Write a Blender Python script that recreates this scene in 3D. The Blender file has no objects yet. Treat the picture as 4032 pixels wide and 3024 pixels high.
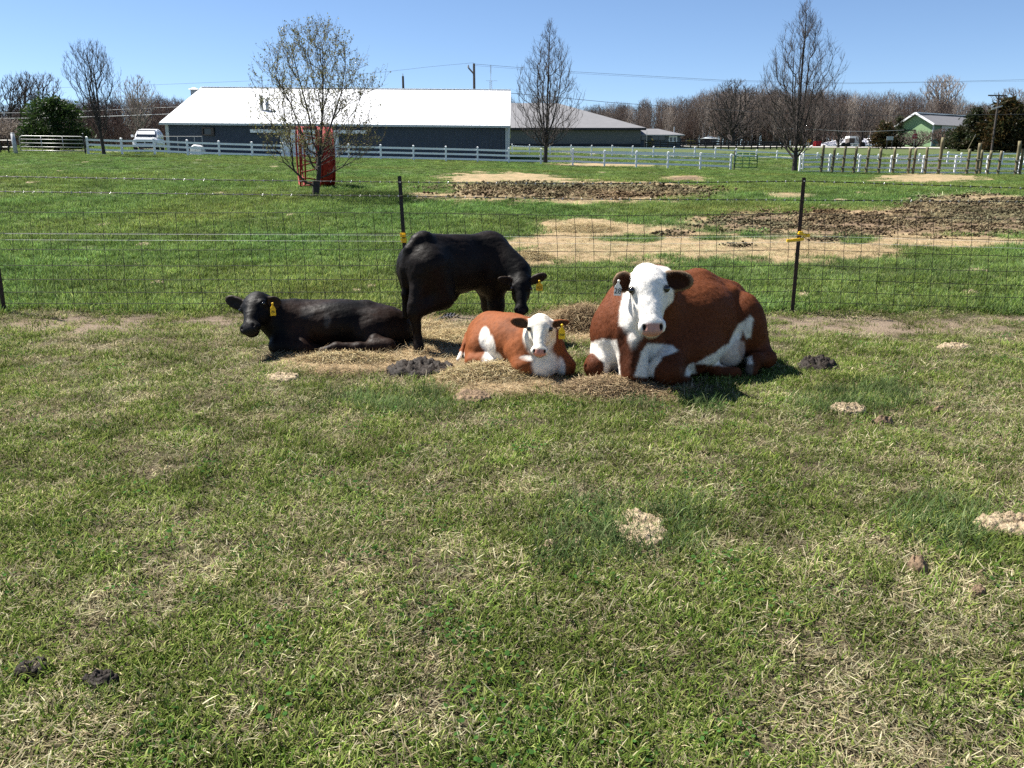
import bpy, bmesh, math, random
import numpy as np
from mathutils import Vector, Matrix
random.seed(7); RNG = np.random.default_rng(7)
S = bpy.context.scene; C = S.collection
R = math.radians
# ------------------------------------------------------------------ camera, sky, sun, exposure
PITCH = R(14.0); CAMH = 1.7; FPX = 3261.0
cam = bpy.data.cameras.new('camera'); camo = bpy.data.objects.new('camera', cam); C.objects.link(camo)
camo.location = (0, 0, CAMH); camo.rotation_euler = (R(90) - PITCH, 0, 0)
cam.sensor_width = 36.0; cam.lens = FPX / 4032 * 36; cam.clip_start = 0.05; cam.clip_end = 6000
S.camera = camo
SUN_EL, SUN_AZ = R(55), R(-62)          # azimuth measured from +Y towards +X
world = bpy.data.worlds.new('World'); S.world = world; world.use_nodes = True
wn = world.node_tree; bg = wn.nodes['Background']
sky = wn.nodes.new('ShaderNodeTexSky'); sky.sky_type = 'NISHITA'; sky.sun_disc = False
sky.sun_elevation = SUN_EL; sky.sun_rotation = SUN_AZ
sky.altitude = 200; sky.air_density = 0.7; sky.dust_density = 0.1; sky.ozone_density = 4.0
wn.links.new(sky.outputs[0], bg.inputs[0]); bg.inputs[1].default_value = 0.063
sl = bpy.data.lights.new('sun', 'SUN'); sl.energy = 5.0; sl.angle = R(0.53); sl.color = (1.0, 0.955, 0.88)
so = bpy.data.objects.new('sun', sl); C.objects.link(so)
SD = Vector((math.sin(SUN_AZ) * math.cos(SUN_EL), math.cos(SUN_AZ) * math.cos(SUN_EL), math.sin(SUN_EL)))
so.rotation_euler = SD.to_track_quat('Z', 'Y').to_euler(); so.location = (0, 0, 60)
S.view_settings.view_transform = 'Standard'; S.view_settings.look = 'None'
S.view_settings.exposure = 1.3; S.view_settings.gamma = 1.0; S.view_settings.use_curve_mapping = False
S.render.engine = 'CYCLES'
S.cycles.max_bounces = 4; S.cycles.diffuse_bounces = 2; S.cycles.transparent_max_bounces = 8
S.cycles.use_denoising = False; S.cycles.caustics_reflective = False; S.cycles.caustics_refractive = False
S.cycles.sample_clamp_indirect = 4.0; S.cycles.debug_use_spatial_splits = False

# ------------------------------------------------------------------ photo geometry -> world
def ray(px, py):
    u = (px - 2016) / FPX; v = (1512 - py) / FPX
    return np.array([u, v * math.sin(PITCH) + math.cos(PITCH), v * math.cos(PITCH) - math.sin(PITCH)])
def P(px, py, Y):
    d = ray(px, py); t = Y / d[1]
    return np.array([d[0] * t, Y, CAMH + d[2] * t])
def PV(px, py, Y): return Vector(P(px, py, Y))
_ty = np.array([-60, 10.5, 16, 22, 28, 31.5, 48, 64, 80, 100, 120, 140, 170, 220, 320, 3000.])
_tz = np.array([0, 0, .30, .72, 1.13, 1.35, 2.05, 2.72, 3.55, 4.6, 5.65, 6.7, 8.2, 9.0, 9.6, 9.6])
_yy = np.arange(-60, 3000, .25); _zz = np.interp(_yy, _ty, _tz)
_k = np.exp(-0.5 * (np.arange(-24, 25) / 9.0) ** 2); _k /= _k.sum()
_zz = np.convolve(np.pad(_zz, 24, mode='edge'), _k, mode='valid')
def terrain(X, Y):
    X = np.asarray(X, float); Y = np.asarray(Y, float)
    z = np.interp(Y, _yy, _zz)
    cR = np.interp(Y, [14, 64, 100, 150], [0, -.035, -.030, -.010]); cL = np.interp(Y, [14, 64, 140], [0, -.03, -.02])
    z = z + np.where(X > 0, cR, cL) * 25 * np.tanh(X / 25)
    z = z + 0.012 * np.sin(X * 1.3 + .7 * Y) * np.sin(Y * .9 - .4 * X) * np.clip((Y - 1) / 6, 0, 1)
    return z
def tz(x, y): return float(terrain(x, y))
def Gp(px, py):
    d = ray(px, py); t = 1.5
    for _ in range(6000):
        p = d * t
        h = CAMH + p[2] - tz(p[0], p[1])
        if h <= 0.001: break
        t += max(0.004, min(.5, h * .6))
    return np.array([p[0], p[1], tz(p[0], p[1])])
def proj(X, Y, Z):
    dz = Z - CAMH; cz = Y * math.cos(PITCH) - dz * math.sin(PITCH); cy = Y * math.sin(PITCH) + dz * math.cos(PITCH)
    cz = np.where(cz > .05, cz, .05)
    return 2016 + FPX * X / cz, 1512 - FPX * cy / cz

# ------------------------------------------------------------------ numpy noise
_lat = RNG.random((256, 256))
def vnoise(x, y):
    x = np.asarray(x, float); y = np.asarray(y, float)
    xi = np.floor(x).astype(int); yi = np.floor(y).astype(int); fx = x - xi; fy = y - yi
    fx = fx * fx * (3 - 2 * fx); fy = fy * fy * (3 - 2 * fy)
    g = lambda a, b: _lat[a & 255, b & 255]
    return (g(xi, yi) * (1 - fx) + g(xi + 1, yi) * fx) * (1 - fy) + (g(xi, yi + 1) * (1 - fx) + g(xi + 1, yi + 1) * fx) * fy
def fbm(x, y, o=4):
    s = 0; a = .5; t = 0
    for i in range(o):
        s = s + a * vnoise(x * 2 ** i + 17.3 * i, y * 2 ** i + 9.1 * i); t += a; a *= .55
    return s / t
def sstep(a, b, x):
    t = np.clip((x - a) / (b - a), 0, 1); return t * t * (3 - 2 * t)

# ------------------------------------------------------------------ object helpers
def tag(o, label=None, cat=None, group=None, kind=None):
    if label: o['label'] = label
    if cat: o['category'] = cat
    if group: o['group'] = group
    if kind: o['kind'] = kind
    return o
def link(o, parent=None):
    C.objects.link(o)
    if parent is not None: o.parent = parent
    return o
def thing(name, label, cat, loc=(0, 0, 0), group=None, rz=0.0):
    e = bpy.data.objects.new(name, None); e.empty_display_size = .1; e.location = loc; e.rotation_euler = (0, 0, rz)
    link(e); return tag(e, label, cat, group)
def npmesh(name, V, F, smooth=False, cols=None, attrs=None):
    """V (n,3) float, F (m,k) int or list of such arrays"""
    V = np.asarray(V, np.float32); Fs = F if isinstance(F, list) else [F]
    Fs = [np.asarray(f, np.int32) for f in Fs if len(f)]
    me = bpy.data.meshes.new(name); me.vertices.add(len(V)); me.vertices.foreach_set('co', V.ravel())
    nl = sum(f.size for f in Fs); npoly = sum(len(f) for f in Fs)
    me.loops.add(nl); me.polygons.add(npoly)
    me.loops.foreach_set('vertex_index', np.concatenate([f.ravel() for f in Fs]))
    tot = np.concatenate([np.full(len(f), f.shape[1], np.int32) for f in Fs]); st = np.concatenate([[0], np.cumsum(tot)[:-1]]).astype(np.int32)
    me.polygons.foreach_set('loop_start', st)
    me.update(calc_edges=True); me.validate()
    if smooth: me.polygons.foreach_set('use_smooth', np.ones(len(me.polygons), bool))
    if cols is not None:
        c = np.ones((len(V), 4), np.float32); c[:, :3] = cols
        a = me.color_attributes.new('Col', 'FLOAT_COLOR', 'POINT'); a.data.foreach_set('color', c.ravel())
    for k, v in (attrs or {}).items():
        a = me.attributes.new(k, 'FLOAT', 'POINT'); a.data.foreach_set('value', np.asarray(v, np.float32))
    return me
def obj(name, me, mat=None, parent=None, loc=None):
    o = bpy.data.objects.new(name, me)
    if mat is not None and len(me.materials) == 0: me.materials.append(mat)
    if loc is not None: o.location = loc
    return link(o, parent)
class MB:
    """collects shapes, builds ONE mesh"""
    def __init__(s): s.V = []; s.F = []; s.n = 0
    def add(s, V, F):
        for v in V: s.V.append(tuple(v))
        for f in F: s.F.append([i + s.n for i in f])
        s.n += len(V)
    def box(s, a, b):
        (x0, y0, z0), (x1, y1, z1) = a, b
        s.add([(x0, y0, z0), (x1, y0, z0), (x1, y1, z0), (x0, y1, z0), (x0, y0, z1), (x1, y0, z1), (x1, y1, z1), (x0, y1, z1)],
              [(0, 3, 2, 1), (4, 5, 6, 7), (0, 1, 5, 4), (1, 2, 6, 5), (2, 3, 7, 6), (3, 0, 4, 7)])
        return s
    def bar(s, a, b, w, h, up=(0, 0, 1)):
        a = Vector(a); b = Vector(b); d = (b - a).normalized(); up = Vector(up)
        if abs(d.dot(up)) > .98: up = Vector((0, 1, 0))
        x = d.cross(up).normalized() * w / 2; y = x.cross(d).normalized() * h / 2
        V = [a - x - y, a + x - y, a + x + y, a - x + y, b - x - y, b + x - y, b + x + y, b - x + y]
        s.add(V, [(0, 1, 2, 3), (7, 6, 5, 4), (0, 4, 5, 1), (1, 5, 6, 2), (2, 6, 7, 3), (3, 7, 4, 0)]); return s
    def tube(s, pts, rad, n=8, caps=True):
        pts = [Vector(p) for p in pts]; m = len(pts)
        rad = [rad] * m if not hasattr(rad, '__len__') else rad
        V = []; ref = None
        for i, p in enumerate(pts):
            d = (pts[min(i + 1, m - 1)] - pts[max(i - 1, 0)]).normalized()
            if ref is None:
                ref = Vector((0, 0, 1)) if abs(d.z) < .9 else Vector((1, 0, 0))
            x = d.cross(ref).normalized(); y = x.cross(d).normalized(); ref = y
            for k in range(n):
                a = 2 * math.pi * k / n; V.append(p + (x * math.cos(a) + y * math.sin(a)) * rad[i])
        F = []
        for i in range(m - 1):
            for k in range(n):
                k2 = (k + 1) % n; F.append((i * n + k, i * n + k2, (i + 1) * n + k2, (i + 1) * n + k))
        if caps: F.append(tuple(range(n - 1, -1, -1))); F.append(tuple((m - 1) * n + k for k in range(n)))
        s.add(V, F); return s
    def poly(s, V): s.add(V, [tuple(range(len(V)))]); return s
    def build(s, name, mat, parent=None, smooth=False, bevel=0):
        me = bpy.data.meshes.new(name); me.from_pydata(s.V, [], s.F); me.update()
        if bevel:
            bm = bmesh.new(); bm.from_mesh(me)
            bmesh.ops.bevel(bm, geom=list(bm.edges), offset=bevel, segments=2, affect='EDGES', clamp_overlap=True)
            bm.to_mesh(me); bm.free()
        bm = bmesh.new(); bm.from_mesh(me); bmesh.ops.recalc_face_normals(bm, faces=bm.faces); bm.to_mesh(me); bm.free()
        if smooth:
            for p in me.polygons: p.use_smooth = True
        return obj(name, me, mat, parent)

# ------------------------------------------------------------------ materials
MATS = {}
def mat(name, base, rough=.7, metal=0.0, spec=.4, var=.15, vscale=8.0, bump=0.0, bscale=40.0, col2=None, vdetail=4, attr=False, stretch=None, emit=None):
    m = bpy.data.materials.new(name); m.use_nodes = True; nt = m.node_tree; b = nt.nodes['Principled BSDF']
    b.inputs['Roughness'].default_value = rough; b.inputs['Metallic'].default_value = metal; b.inputs['Specular IOR Level'].default_value = spec
    tc = nt.nodes.new('ShaderNodeTexCoord'); co = tc.outputs['Object']
    if stretch:
        mp = nt.nodes.new('ShaderNodeMapping'); mp.inputs['Scale'].default_value = stretch; nt.links.new(co, mp.inputs[0]); co = mp.outputs[0]
    nz = nt.nodes.new('ShaderNodeTexNoise'); nz.inputs['Scale'].default_value = vscale; nz.inputs['Detail'].default_value = vdetail
    nt.links.new(co, nz.inputs['Vector'])
    rp = nt.nodes.new('ShaderNodeMapRange'); rp.inputs[1].default_value = .3; rp.inputs[2].default_value = .7; nt.links.new(nz.outputs[0], rp.inputs[0])
    mx = nt.nodes.new('ShaderNodeMix'); mx.data_type = 'RGBA'; nt.links.new(rp.outputs[0], mx.inputs[0])
    if attr:
        at = nt.nodes.new('ShaderNodeAttribute'); at.attribute_name = 'Col'
        m1 = nt.nodes.new('ShaderNodeMix'); m1.data_type = 'RGBA'; m1.blend_type = 'MULTIPLY'; m1.inputs[0].default_value = 1
        m2 = nt.nodes.new('ShaderNodeMix'); m2.data_type = 'RGBA'; m2.blend_type = 'MULTIPLY'; m2.inputs[0].default_value = 1
        for q, f in ((m1, 1 - var), (m2, 1 + var)):
            nt.links.new(at.outputs[0], q.inputs[6]); q.inputs[7].default_value = (f, f, f, 1)
        m2.clamp_result = False
        nt.links.new(m1.outputs[2], mx.inputs[6]); nt.links.new(m2.outputs[2], mx.inputs[7])
    else:
        c1 = [max(0, c * (1 - var)) for c in base]; c2 = list(col2) if col2 else [c * (1 + var) for c in base]
        mx.inputs[6].default_value = (*c1, 1); mx.inputs[7].default_value = (*c2, 1)
    nt.links.new(mx.outputs[2], b.inputs['Base Color'])
    if bump:
        n2 = nt.nodes.new('ShaderNodeTexNoise'); n2.inputs['Scale'].default_value = bscale; n2.inputs['Detail'].default_value = 5
        nt.links.new(co, n2.inputs['Vector'])
        bp = nt.nodes.new('ShaderNodeBump'); bp.inputs['Strength'].default_value = 1; bp.inputs['Distance'].default_value = bump
        nt.links.new(n2.outputs[0], bp.inputs['Height']); nt.links.new(bp.outputs[0], b.inputs['Normal'])
    if emit: b.inputs['Emission Color'].default_value = (*emit, 1); b.inputs['Emission Strength'].default_value = 1
    MATS[name] = m; return m
def leaf_mat(name, use='attr', base=None, trans=.35, rough=.5, spec=.35, var=.2, simple=False):
    """thin blades: diffuse + translucent, colour from 'tint' of the instancer or 'Col'"""
    m = bpy.data.materials.new(name); m.use_nodes = True; nt = m.node_tree; b = nt.nodes['Principled BSDF']; out = nt.nodes['Material Output']
    b.inputs['Roughness'].default_value = rough; b.inputs['Specular IOR Level'].default_value = spec
    if simple: nt.nodes.remove(b); b = nt.nodes.new('ShaderNodeBsdfDiffuse')
    tr = nt.nodes.new('ShaderNodeBsdfTranslucent'); ms = nt.nodes.new('ShaderNodeMixShader'); ms.inputs[0].default_value = trans
    at = nt.nodes.new('ShaderNodeAttribute'); at.attribute_name = 'Col'
    if use == 'inst':
        a2 = nt.nodes.new('ShaderNodeAttribute'); a2.attribute_type = 'INSTANCER'; a2.attribute_name = 'tint'
        mm = nt.nodes.new('ShaderNodeMix'); mm.data_type = 'RGBA'; mm.blend_type = 'MULTIPLY'; mm.inputs[0].default_value = 1
        nt.links.new(at.outputs[0], mm.inputs[6]); nt.links.new(a2.outputs[0], mm.inputs[7]); col = mm.outputs[2]
    else: col = at.outputs[0]
    nt.links.new(col, b.inputs[0]); nt.links.new(col, tr.inputs[0])
    nt.links.new(b.outputs[0], ms.inputs[1]); nt.links.new(tr.outputs[0], ms.inputs[2]); nt.links.new(ms.outputs[0], out.inputs[0])
    MATS[name] = m; return m
M = MATS
mat('white_vinyl', (.80, .81, .83), .45, var=.04, vscale=3)
mat('white_paint', (.82, .82, .82), .4, var=.03)
mat('white_steel', (.80, .81, .82), .45, var=.03, vscale=1.5)
mat('navy_steel', (.030, .044, .068), .55, var=.12, vscale=2)
mat('trim_steel', (.42, .46, .48), .5, var=.05)
mat('grey_wall', (.105, .11, .108), .7, var=.06, vscale=1)
mat('grey_roof', (.165, .163, .168), .6, var=.06, vscale=1)
mat('blue_grey_wall', (.10, .115, .135), .7, var=.06, vscale=1)
mat('dark_trim', (.018, .018, .022), .7)
mat('green_lit', (.21, .33, .17), .6, var=.05, vscale=1)  # green barn gable, sunlight put into the lighter colour
mat('green_shaded', (.075, .15, .10), .6, var=.05, vscale=1)  # long wall of the same barn, its shade painted into the colour
mat('black_board', (.014, .014, .016), .8)
mat('glass_dark', (.012, .016, .022), .08, spec=.6, var=.05)
mat('galv', (.42, .42, .41), .45, metal=.55, var=.15, vscale=12)
mat('green_tube', (.008, .10, .05), .4, var=.1)
mat('red_paint', (.22, .010, .010), .6, spec=.2, var=.25, vscale=5, col2=(.32, .022, .018))
mat('red_worn', (.24, .012, .012), .6, spec=.2, var=.3, vscale=9, col2=(.36, .04, .032), vdetail=7)
mat('post_black', (.012, .010, .010), .6, var=.3, vscale=20)
mat('post_rust', (.035, .018, .012), .75, var=.4, vscale=20)
mat('yellow_plastic', (.85, .52, .01), .45, var=.05)
mat('wire', (.012, .011, .009), .8, metal=0, var=.3, vscale=5)
mat('barb_wire', (.035, .03, .022), .6, metal=.2, var=.3, vscale=9)
mat('polywire', (.55, .56, .55), .4, var=.1)
mat('power_cable', (.06, .06, .07), .6)
mat('pole_wood', (.075, .062, .055), .85, var=.2, vscale=4)
mat('timber_post', (.17, .125, .075), .85, var=.45, vscale=6, bump=.006, bscale=30, stretch=(1, 1, .25), col2=(.21, .19, .10))
mat('bark', (.045, .036, .032), .9, var=.35, vscale=7, bump=.01, bscale=18)
mat('bark_brown', (.085, .060, .048), .9, var=.3, vscale=5)
mat('bark_grey', (.135, .105, .088), .9, var=.3, vscale=2)
mat('bark_pale', (.26, .215, .18), .9, var=.25, vscale=4)
mat('bark_red', (.105, .065, .052), .9, var=.3, vscale=2)
mat('gravel', (.42, .37, .32), .95, var=.12, vscale=2, bump=.01)
mat('asphalt', (.36, .34, .32), .95, var=.08, vscale=1)
mat('car_white', (.80, .81, .82), .25, spec=.5, var=.02)
mat('tyre', (.012, .012, .012), .8)
mat('chrome', (.6, .6, .62), .2, metal=.9, var=.05)
mat('teal', (.0, .17, .22), .4)
mat('sign_red', (.32, .012, .02), .5); mat('sign_yellow', (.75, .36, .01), .5); mat('sign_grey', (.42, .43, .44), .5)
mat('plastic_sheet', (.66, .64, .66), .5, var=.2, vscale=.9)
mat('ink', (.02, .02, .018), .6); mat('tag_white', (.72, .70, .66), .5)
# ------------------------------------------------------------------ ground masks (where straw, mud and bare earth really lie)
STRAW = [(1960,705,300,26),(2250,757,600,50),(1690,773,60,13),(2700,705,100,15),(2500,968,560,72),(3100,985,460,52),(2320,900,210,40),
 (2094,1020,95,30),(3700,955,420,26),(3800,795,260,30),(3110,773,100,13),(3650,703,250,20),(3400,885,680,62),(2400,650,260,7),
 (1400,1415,330,55),(1800,1380,330,105),(1600,1290,140,60),(2300,1270,170,75),(2000,1500,260,60),(2430,1545,330,50),(1950,1450,300,70)]
STRAW_N = [(2492,943,140,17),(2790,943,90,10)]
MUD = [(2250,757,480,30),(2050,752,240,26),(2700,705,60,8),(3400,888,600,42),(3900,855,420,68),(3000,872,220,24),(2650,925,60,10),(2900,972,50,7),(3250,950,60,9)]
BARE = [(2016,1262,3200,24),(3500,1290,500,30),(300,1290,420,30)]
def blob(px, py, L, w):
    v = np.full(np.shape(px), -9.0)
    for cx, cy, rx, ry in L: v = np.maximum(v, 1 - np.sqrt(((px - cx) / rx) ** 2 + ((py - cy) / ry) ** 2))
    return v
def masks(X, Y):
    Z = terrain(X, Y); px, py = proj(X, Y, Z)
    n1 = fbm(X * 1.1 + 40, Y * 1.1 + 11, 4) - .5; n2 = fbm(X * 2.6 + 3, Y * 2.6 + 77, 4) - .5; n3 = fbm(X * 5.5 + 7, Y * 5.5 + 23, 3) - .5
    st = sstep(-.10, .22, blob(px, py, STRAW, 1) + n1 * .9 + n3 * .5)
    fr = np.where(py < 800, .60, .85)
    st = st * (1 - sstep(-.1, .3, blob(px, py, STRAW_N, 1) + n2 * .6)) * (fr + (1 - fr) * sstep(-.10, .08, n3 + .5 * n1 + np.where(py < 800, -.03, .08)))
    mu = sstep(-.16, .16, blob(px, py, MUD, 1) + n2 * 1.0 + n3 * .9)
    ba = sstep(-.1, .5, blob(px, py, BARE, 1) + n2 * 1.4)
    far = (Y > 4) & (Y < 75)
    return np.where(far, st, 0), np.where(far, mu, 0), np.where(far, ba, 0)
# ground sheet: a fan of quads, fine near the viewer, reaching past the horizon
nu, nv = 460, 520
u = np.linspace(-1.25, 1.25, nu); u = np.sign(u) * np.abs(u) ** 1.15
yv = np.exp(np.linspace(math.log(2.0), math.log(1800.0), nv)) - 6.0
U, Yg = np.meshgrid(u, yv); Xg = U * (Yg + 6.0) * 1.0
Zg = terrain(Xg, Yg); st, mu, ba = masks(Xg, Yg)
lump = fbm(Xg * 4, Yg * 4, 3) - .5
Zg = Zg + mu * (.01 + .16 * np.clip(fbm(Xg * 2.2 + 5, Yg * 2.2, 4) - .42, 0, 1)) + st * .03 + lump * .018 * np.clip((40 - Yg) / 30, 0, 1)
idx = np.arange(nu * nv).reshape(nv, nu)
Fg = np.stack([idx[:-1, :-1], idx[:-1, 1:], idx[1:, 1:], idx[1:, :-1]], -1).reshape(-1, 4)
far_green = sstep(9.8, 11.0, Yg + (fbm(Xg * .8, Yg * .8) - .5) * 1.0)
gm = npmesh('ground', np.stack([Xg, Yg, Zg], -1).reshape(-1, 3), Fg, smooth=True,
            attrs={'straw': st.ravel(), 'mud': mu.ravel(), 'bare': ba.ravel(), 'lush': far_green.ravel()})
def ground_material():
    m = bpy.data.materials.new('pasture'); m.use_nodes = True; nt = m.node_tree; b = nt.nodes['Principled BSDF']
    b.inputs['Roughness'].default_value = .95; b.inputs['Specular IOR Level'].default_value = .15
    ge = nt.nodes.new('ShaderNodeNewGeometry'); pos = ge.outputs['Position']
    def noise(s, d=5, r=.6):
        n = nt.nodes.new('ShaderNodeTexNoise'); n.inputs['Scale'].default_value = s; n.inputs['Detail'].default_value = d; n.inputs['Roughness'].default_value = r
        nt.links.new(pos, n.inputs['Vector']); return n.outputs[0]
    def rng(x, a, c):
        r = nt.nodes.new('ShaderNodeMapRange'); r.inputs[1].default_value = a; r.inputs[2].default_value = c; nt.links.new(x, r.inputs[0]); return r.outputs[0]
    def mix(f, a, c):
        x = nt.nodes.new('ShaderNodeMix'); x.data_type = 'RGBA'
        if hasattr(f, 'links'): nt.links.new(f, x.inputs[0])
        else: x.inputs[0].default_value = f
        for k, v in ((6, a), (7, c)):
            if hasattr(v, 'links'): nt.links.new(v, x.inputs[k])
            else: x.inputs[k].default_value = (*v, 1)
        return x.outputs[2]
    def att(n):
        a = nt.nodes.new('ShaderNodeAttribute'); a.attribute_name = n; return a.outputs['Fac']
    fine = rng(noise(90, 6, .7), .32, .68); med = rng(noise(9, 5), .35, .65); big = rng(noise(.9, 5, .65), .36, .64)
    thatch = mix(fine, (.032, .024, .016), (.19, .145, .095)); thatch = mix(med, thatch, (.055, .050, .026))
    lush = mix(fine, (.040, .060, .018), (.095, .125, .045)); lush = mix(big, lush, (.085, .105, .042))
    straw = mix(fine, (.16, .11, .06), (.50, .38, .22)); straw = mix(med, straw, (.33, .235, .135))
    mud = mix(fine, (.040, .028, .019), (.13, .09, .06)); mud = mix(rng(noise(5, 6, .7), .42, .66), mud, (.27, .19, .115))
    bare = mix(fine, (.12, .085, .06), (.28, .22, .16))
    c = mix(att('lush'), thatch, lush); c = mix(att('bare'), c, bare); c = mix(att('straw'), c, straw); c = mix(att('mud'), c, mud)
    nt.links.new(c, b.inputs['Base Color'])
    bp = nt.nodes.new('ShaderNodeBump'); bp.inputs['Distance'].default_value = .03; bp.inputs['Strength'].default_value = .9
    nt.links.new(noise(38, 6, .7), bp.inputs['Height']); nt.links.new(bp.outputs[0], b.inputs['Normal'])
    return m
tag(obj('ground', gm, ground_material()), kind='structure')

# ------------------------------------------------------------------ grass: tufts of blades set on points
HID = bpy.data.collections.new('tufts')
def blade(V, F, Cc, p, az, lean, L, w, col, droop=.5, seg=3):
    d = np.array([math.cos(az), math.sin(az), 0]); s = np.array([-d[1], d[0], 0]); n0 = len(V)
    q = np.array(p, float); a = lean
    for i in range(seg + 1):
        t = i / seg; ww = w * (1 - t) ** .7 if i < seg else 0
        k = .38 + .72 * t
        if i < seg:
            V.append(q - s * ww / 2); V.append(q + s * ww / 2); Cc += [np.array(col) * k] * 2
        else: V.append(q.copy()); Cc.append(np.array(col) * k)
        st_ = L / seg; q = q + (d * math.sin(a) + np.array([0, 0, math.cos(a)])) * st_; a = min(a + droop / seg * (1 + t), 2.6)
    for i in range(seg - 1): b = n0 + 2 * i; F.append((b, b + 1, b + 3)); F.append((b, b + 3, b + 2))
    b = n0 + 2 * (seg - 1); F.append((b, b + 1, b + 2))
rr = random.Random(3)
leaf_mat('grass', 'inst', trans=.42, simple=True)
leaf_mat('strand', 'attr', trans=.12, simple=True)
def make_tuft(name, n, rad, L, w, cols, lean, droop):
    V, F, Cc = [], [], []
    for i in range(n):
        r = rad * math.sqrt(rr.random()); a = rr.random() * 6.283
        c = np.array(rr.choice(cols)) * rr.uniform(.6, 1.4)
        blade(V, F, Cc, (r * math.cos(a), r * math.sin(a), -.004), rr.random() * 6.283, rr.uniform(*lean), L * rr.uniform(.5, 1.25), w * rr.uniform(.7, 1.3), c, rr.uniform(*droop), seg=3)
    V = np.array(V); V[:, 2] = np.maximum(V[:, 2], -.004)
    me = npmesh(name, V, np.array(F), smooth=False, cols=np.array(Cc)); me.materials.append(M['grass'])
    o = bpy.data.objects.new(name, me); HID.objects.link(o); return o
g1 = [(.165, .235, .045), (.22, .285, .065), (.11, .18, .032), (.30, .33, .11)]
g2 = [(.125, .185, .062), (.175, .235, .090), (.095, .155, .052), (.21, .25, .11)]
d1 = [(.50, .44, .27), (.62, .56, .37), (.34, .28, .17), (.44, .41, .22)]
s1 = [(.55, .43, .25), (.44, .33, .18), (.62, .52, .34), (.33, .24, .14)]
m1 = [(.12, .085, .055), (.06, .042, .029), (.19, .14, .09), (.27, .2, .12)]
KIND = {}
for k in range(4): KIND['a%d_short' % k] = make_tuft('a%d_short' % k, 80, .14, .052, .0060, g1 + ([d1[0]] if k % 2 else []), (.2, 1.3), (.2, 1.2))
for k in range(3): KIND['b%d_dry' % k] = make_tuft('b%d_dry' % k, 72, .14, .050, .0044, d1, (1.0, 1.55), (-.1, .35))
for k in range(2): KIND['c%d_tall' % k] = make_tuft('c%d_tall' % k, 44, .12, .105, .0052, g2, (.1, .8), (.3, 1.3))
for k in range(2): KIND['d%d_field' % k] = make_tuft('d%d_field' % k, 74, .20, .085, .0085, g1 + g2, (.1, 1.1), (.2, 1.2))
for k in range(2): KIND['e%d_straw' % k] = make_tuft('e%d_straw' % k, 46, .16, .12, .0042, s1, (1.2, 1.6), (-.2, .15))
KIND['f0_clod'] = None
def clods():
    V, F, Cc = [], [], []
    for i in range(9):
        r = .13 * math.sqrt(rr.random()); a = rr.random() * 6.28; s = rr.uniform(.008, .028); c0 = np.array([r * math.cos(a), r * math.sin(a), s * .35])
        base = np.array([(1, 0, 0), (-1, 0, 0), (0, 1, 0), (0, -1, 0), (0, 0, 1), (0, 0, -1)], float); n0 = len(V); col = np.array(rr.choice(m1))
        for b in base: V.append(c0 + b * s * np.array([rr.uniform(.7, 1.5), rr.uniform(.7, 1.5), rr.uniform(.5, .9)]) + np.array([rr.uniform(-.3, .3) * s for _ in range(3)])); Cc.append(col * rr.uniform(.7, 1.3))
        for f in ((0, 2, 4), (2, 1, 4), (1, 3, 4), (3, 0, 4), (2, 0, 5), (1, 2, 5), (3, 1, 5), (0, 3, 5)): F.append(tuple(n0 + i for i in f))
    me = npmesh('f0_clod', np.array(V), np.array(F), cols=np.array(Cc)); me.materials.append(M['grass'])
    o = bpy.data.objects.new('f0_clod', me); HID.objects.link(o); return o
KIND['f0_clod'] = clods()
def clover():
    V, F, Cc = [], [], []
    for i in range(26):
        r = .10 * math.sqrt(rr.random()); a = rr.random() * 6.28; c0 = np.array([r * math.cos(a), r * math.sin(a), rr.uniform(.012, .035)]); col = np.array([.045, .105, .025]) * rr.uniform(.8, 1.5)
        tl = np.array([rr.uniform(-.4, .4), rr.uniform(-.4, .4), 1]); tl /= np.linalg.norm(tl); ux = np.cross(tl, [0, 1, 0]); ux /= np.linalg.norm(ux); uy = np.cross(tl, ux); s = rr.uniform(.005, .009); n0 = len(V)
        for q in range(6): V.append(c0 + (ux * math.cos(q * 1.047) + uy * math.sin(q * 1.047)) * s); Cc.append(col)
        for q in range(1, 5): F.append((n0, n0 + q, n0 + q + 1))
    me = npmesh('g0_clover', np.array(V), np.array(F), cols=np.array(Cc)); me.materials.append(M['grass'])
    o = bpy.data.objects.new('g0_clover', me); HID.objects.link(o); return o
KIND['g0_clover'] = clover()
KEYS = sorted(KIND); KI = {k: i for i, k in enumerate(KEYS)}
def inst_tree(coll):
    ng = bpy.data.node_groups.new('place_' + coll.name, 'GeometryNodeTree')
    ng.interface.new_socket('Geometry', in_out='INPUT', socket_type='NodeSocketGeometry'); ng.interface.new_socket('Geometry', in_out='OUTPUT', socket_type='NodeSocketGeometry')
    N = ng.nodes; gi = N.new('NodeGroupInput'); go = N.new('NodeGroupOutput'); ip = N.new('GeometryNodeInstanceOnPoints'); ci = N.new('GeometryNodeCollectionInfo')
    ci.inputs['Collection'].default_value = coll; ci.inputs['Separate Children'].default_value = True; ci.inputs['Reset Children'].default_value = True
    def na(n, t):
        x = N.new('GeometryNodeInputNamedAttribute'); x.data_type = t; x.inputs['Name'].default_value = n; return x.outputs[0]
    ng.links.new(gi.outputs[0], ip.inputs['Points']); ng.links.new(ci.outputs[0], ip.inputs['Instance']); ip.inputs['Pick Instance'].default_value = True
    ng.links.new(na('kindex', 'INT'), ip.inputs['Instance Index']); ng.links.new(na('rot', 'FLOAT_VECTOR'), ip.inputs['Rotation']); ng.links.new(na('scl', 'FLOAT'), ip.inputs['Scale'])
    ng.links.new(ip.outputs[0], go.inputs[0]); return ng
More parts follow.
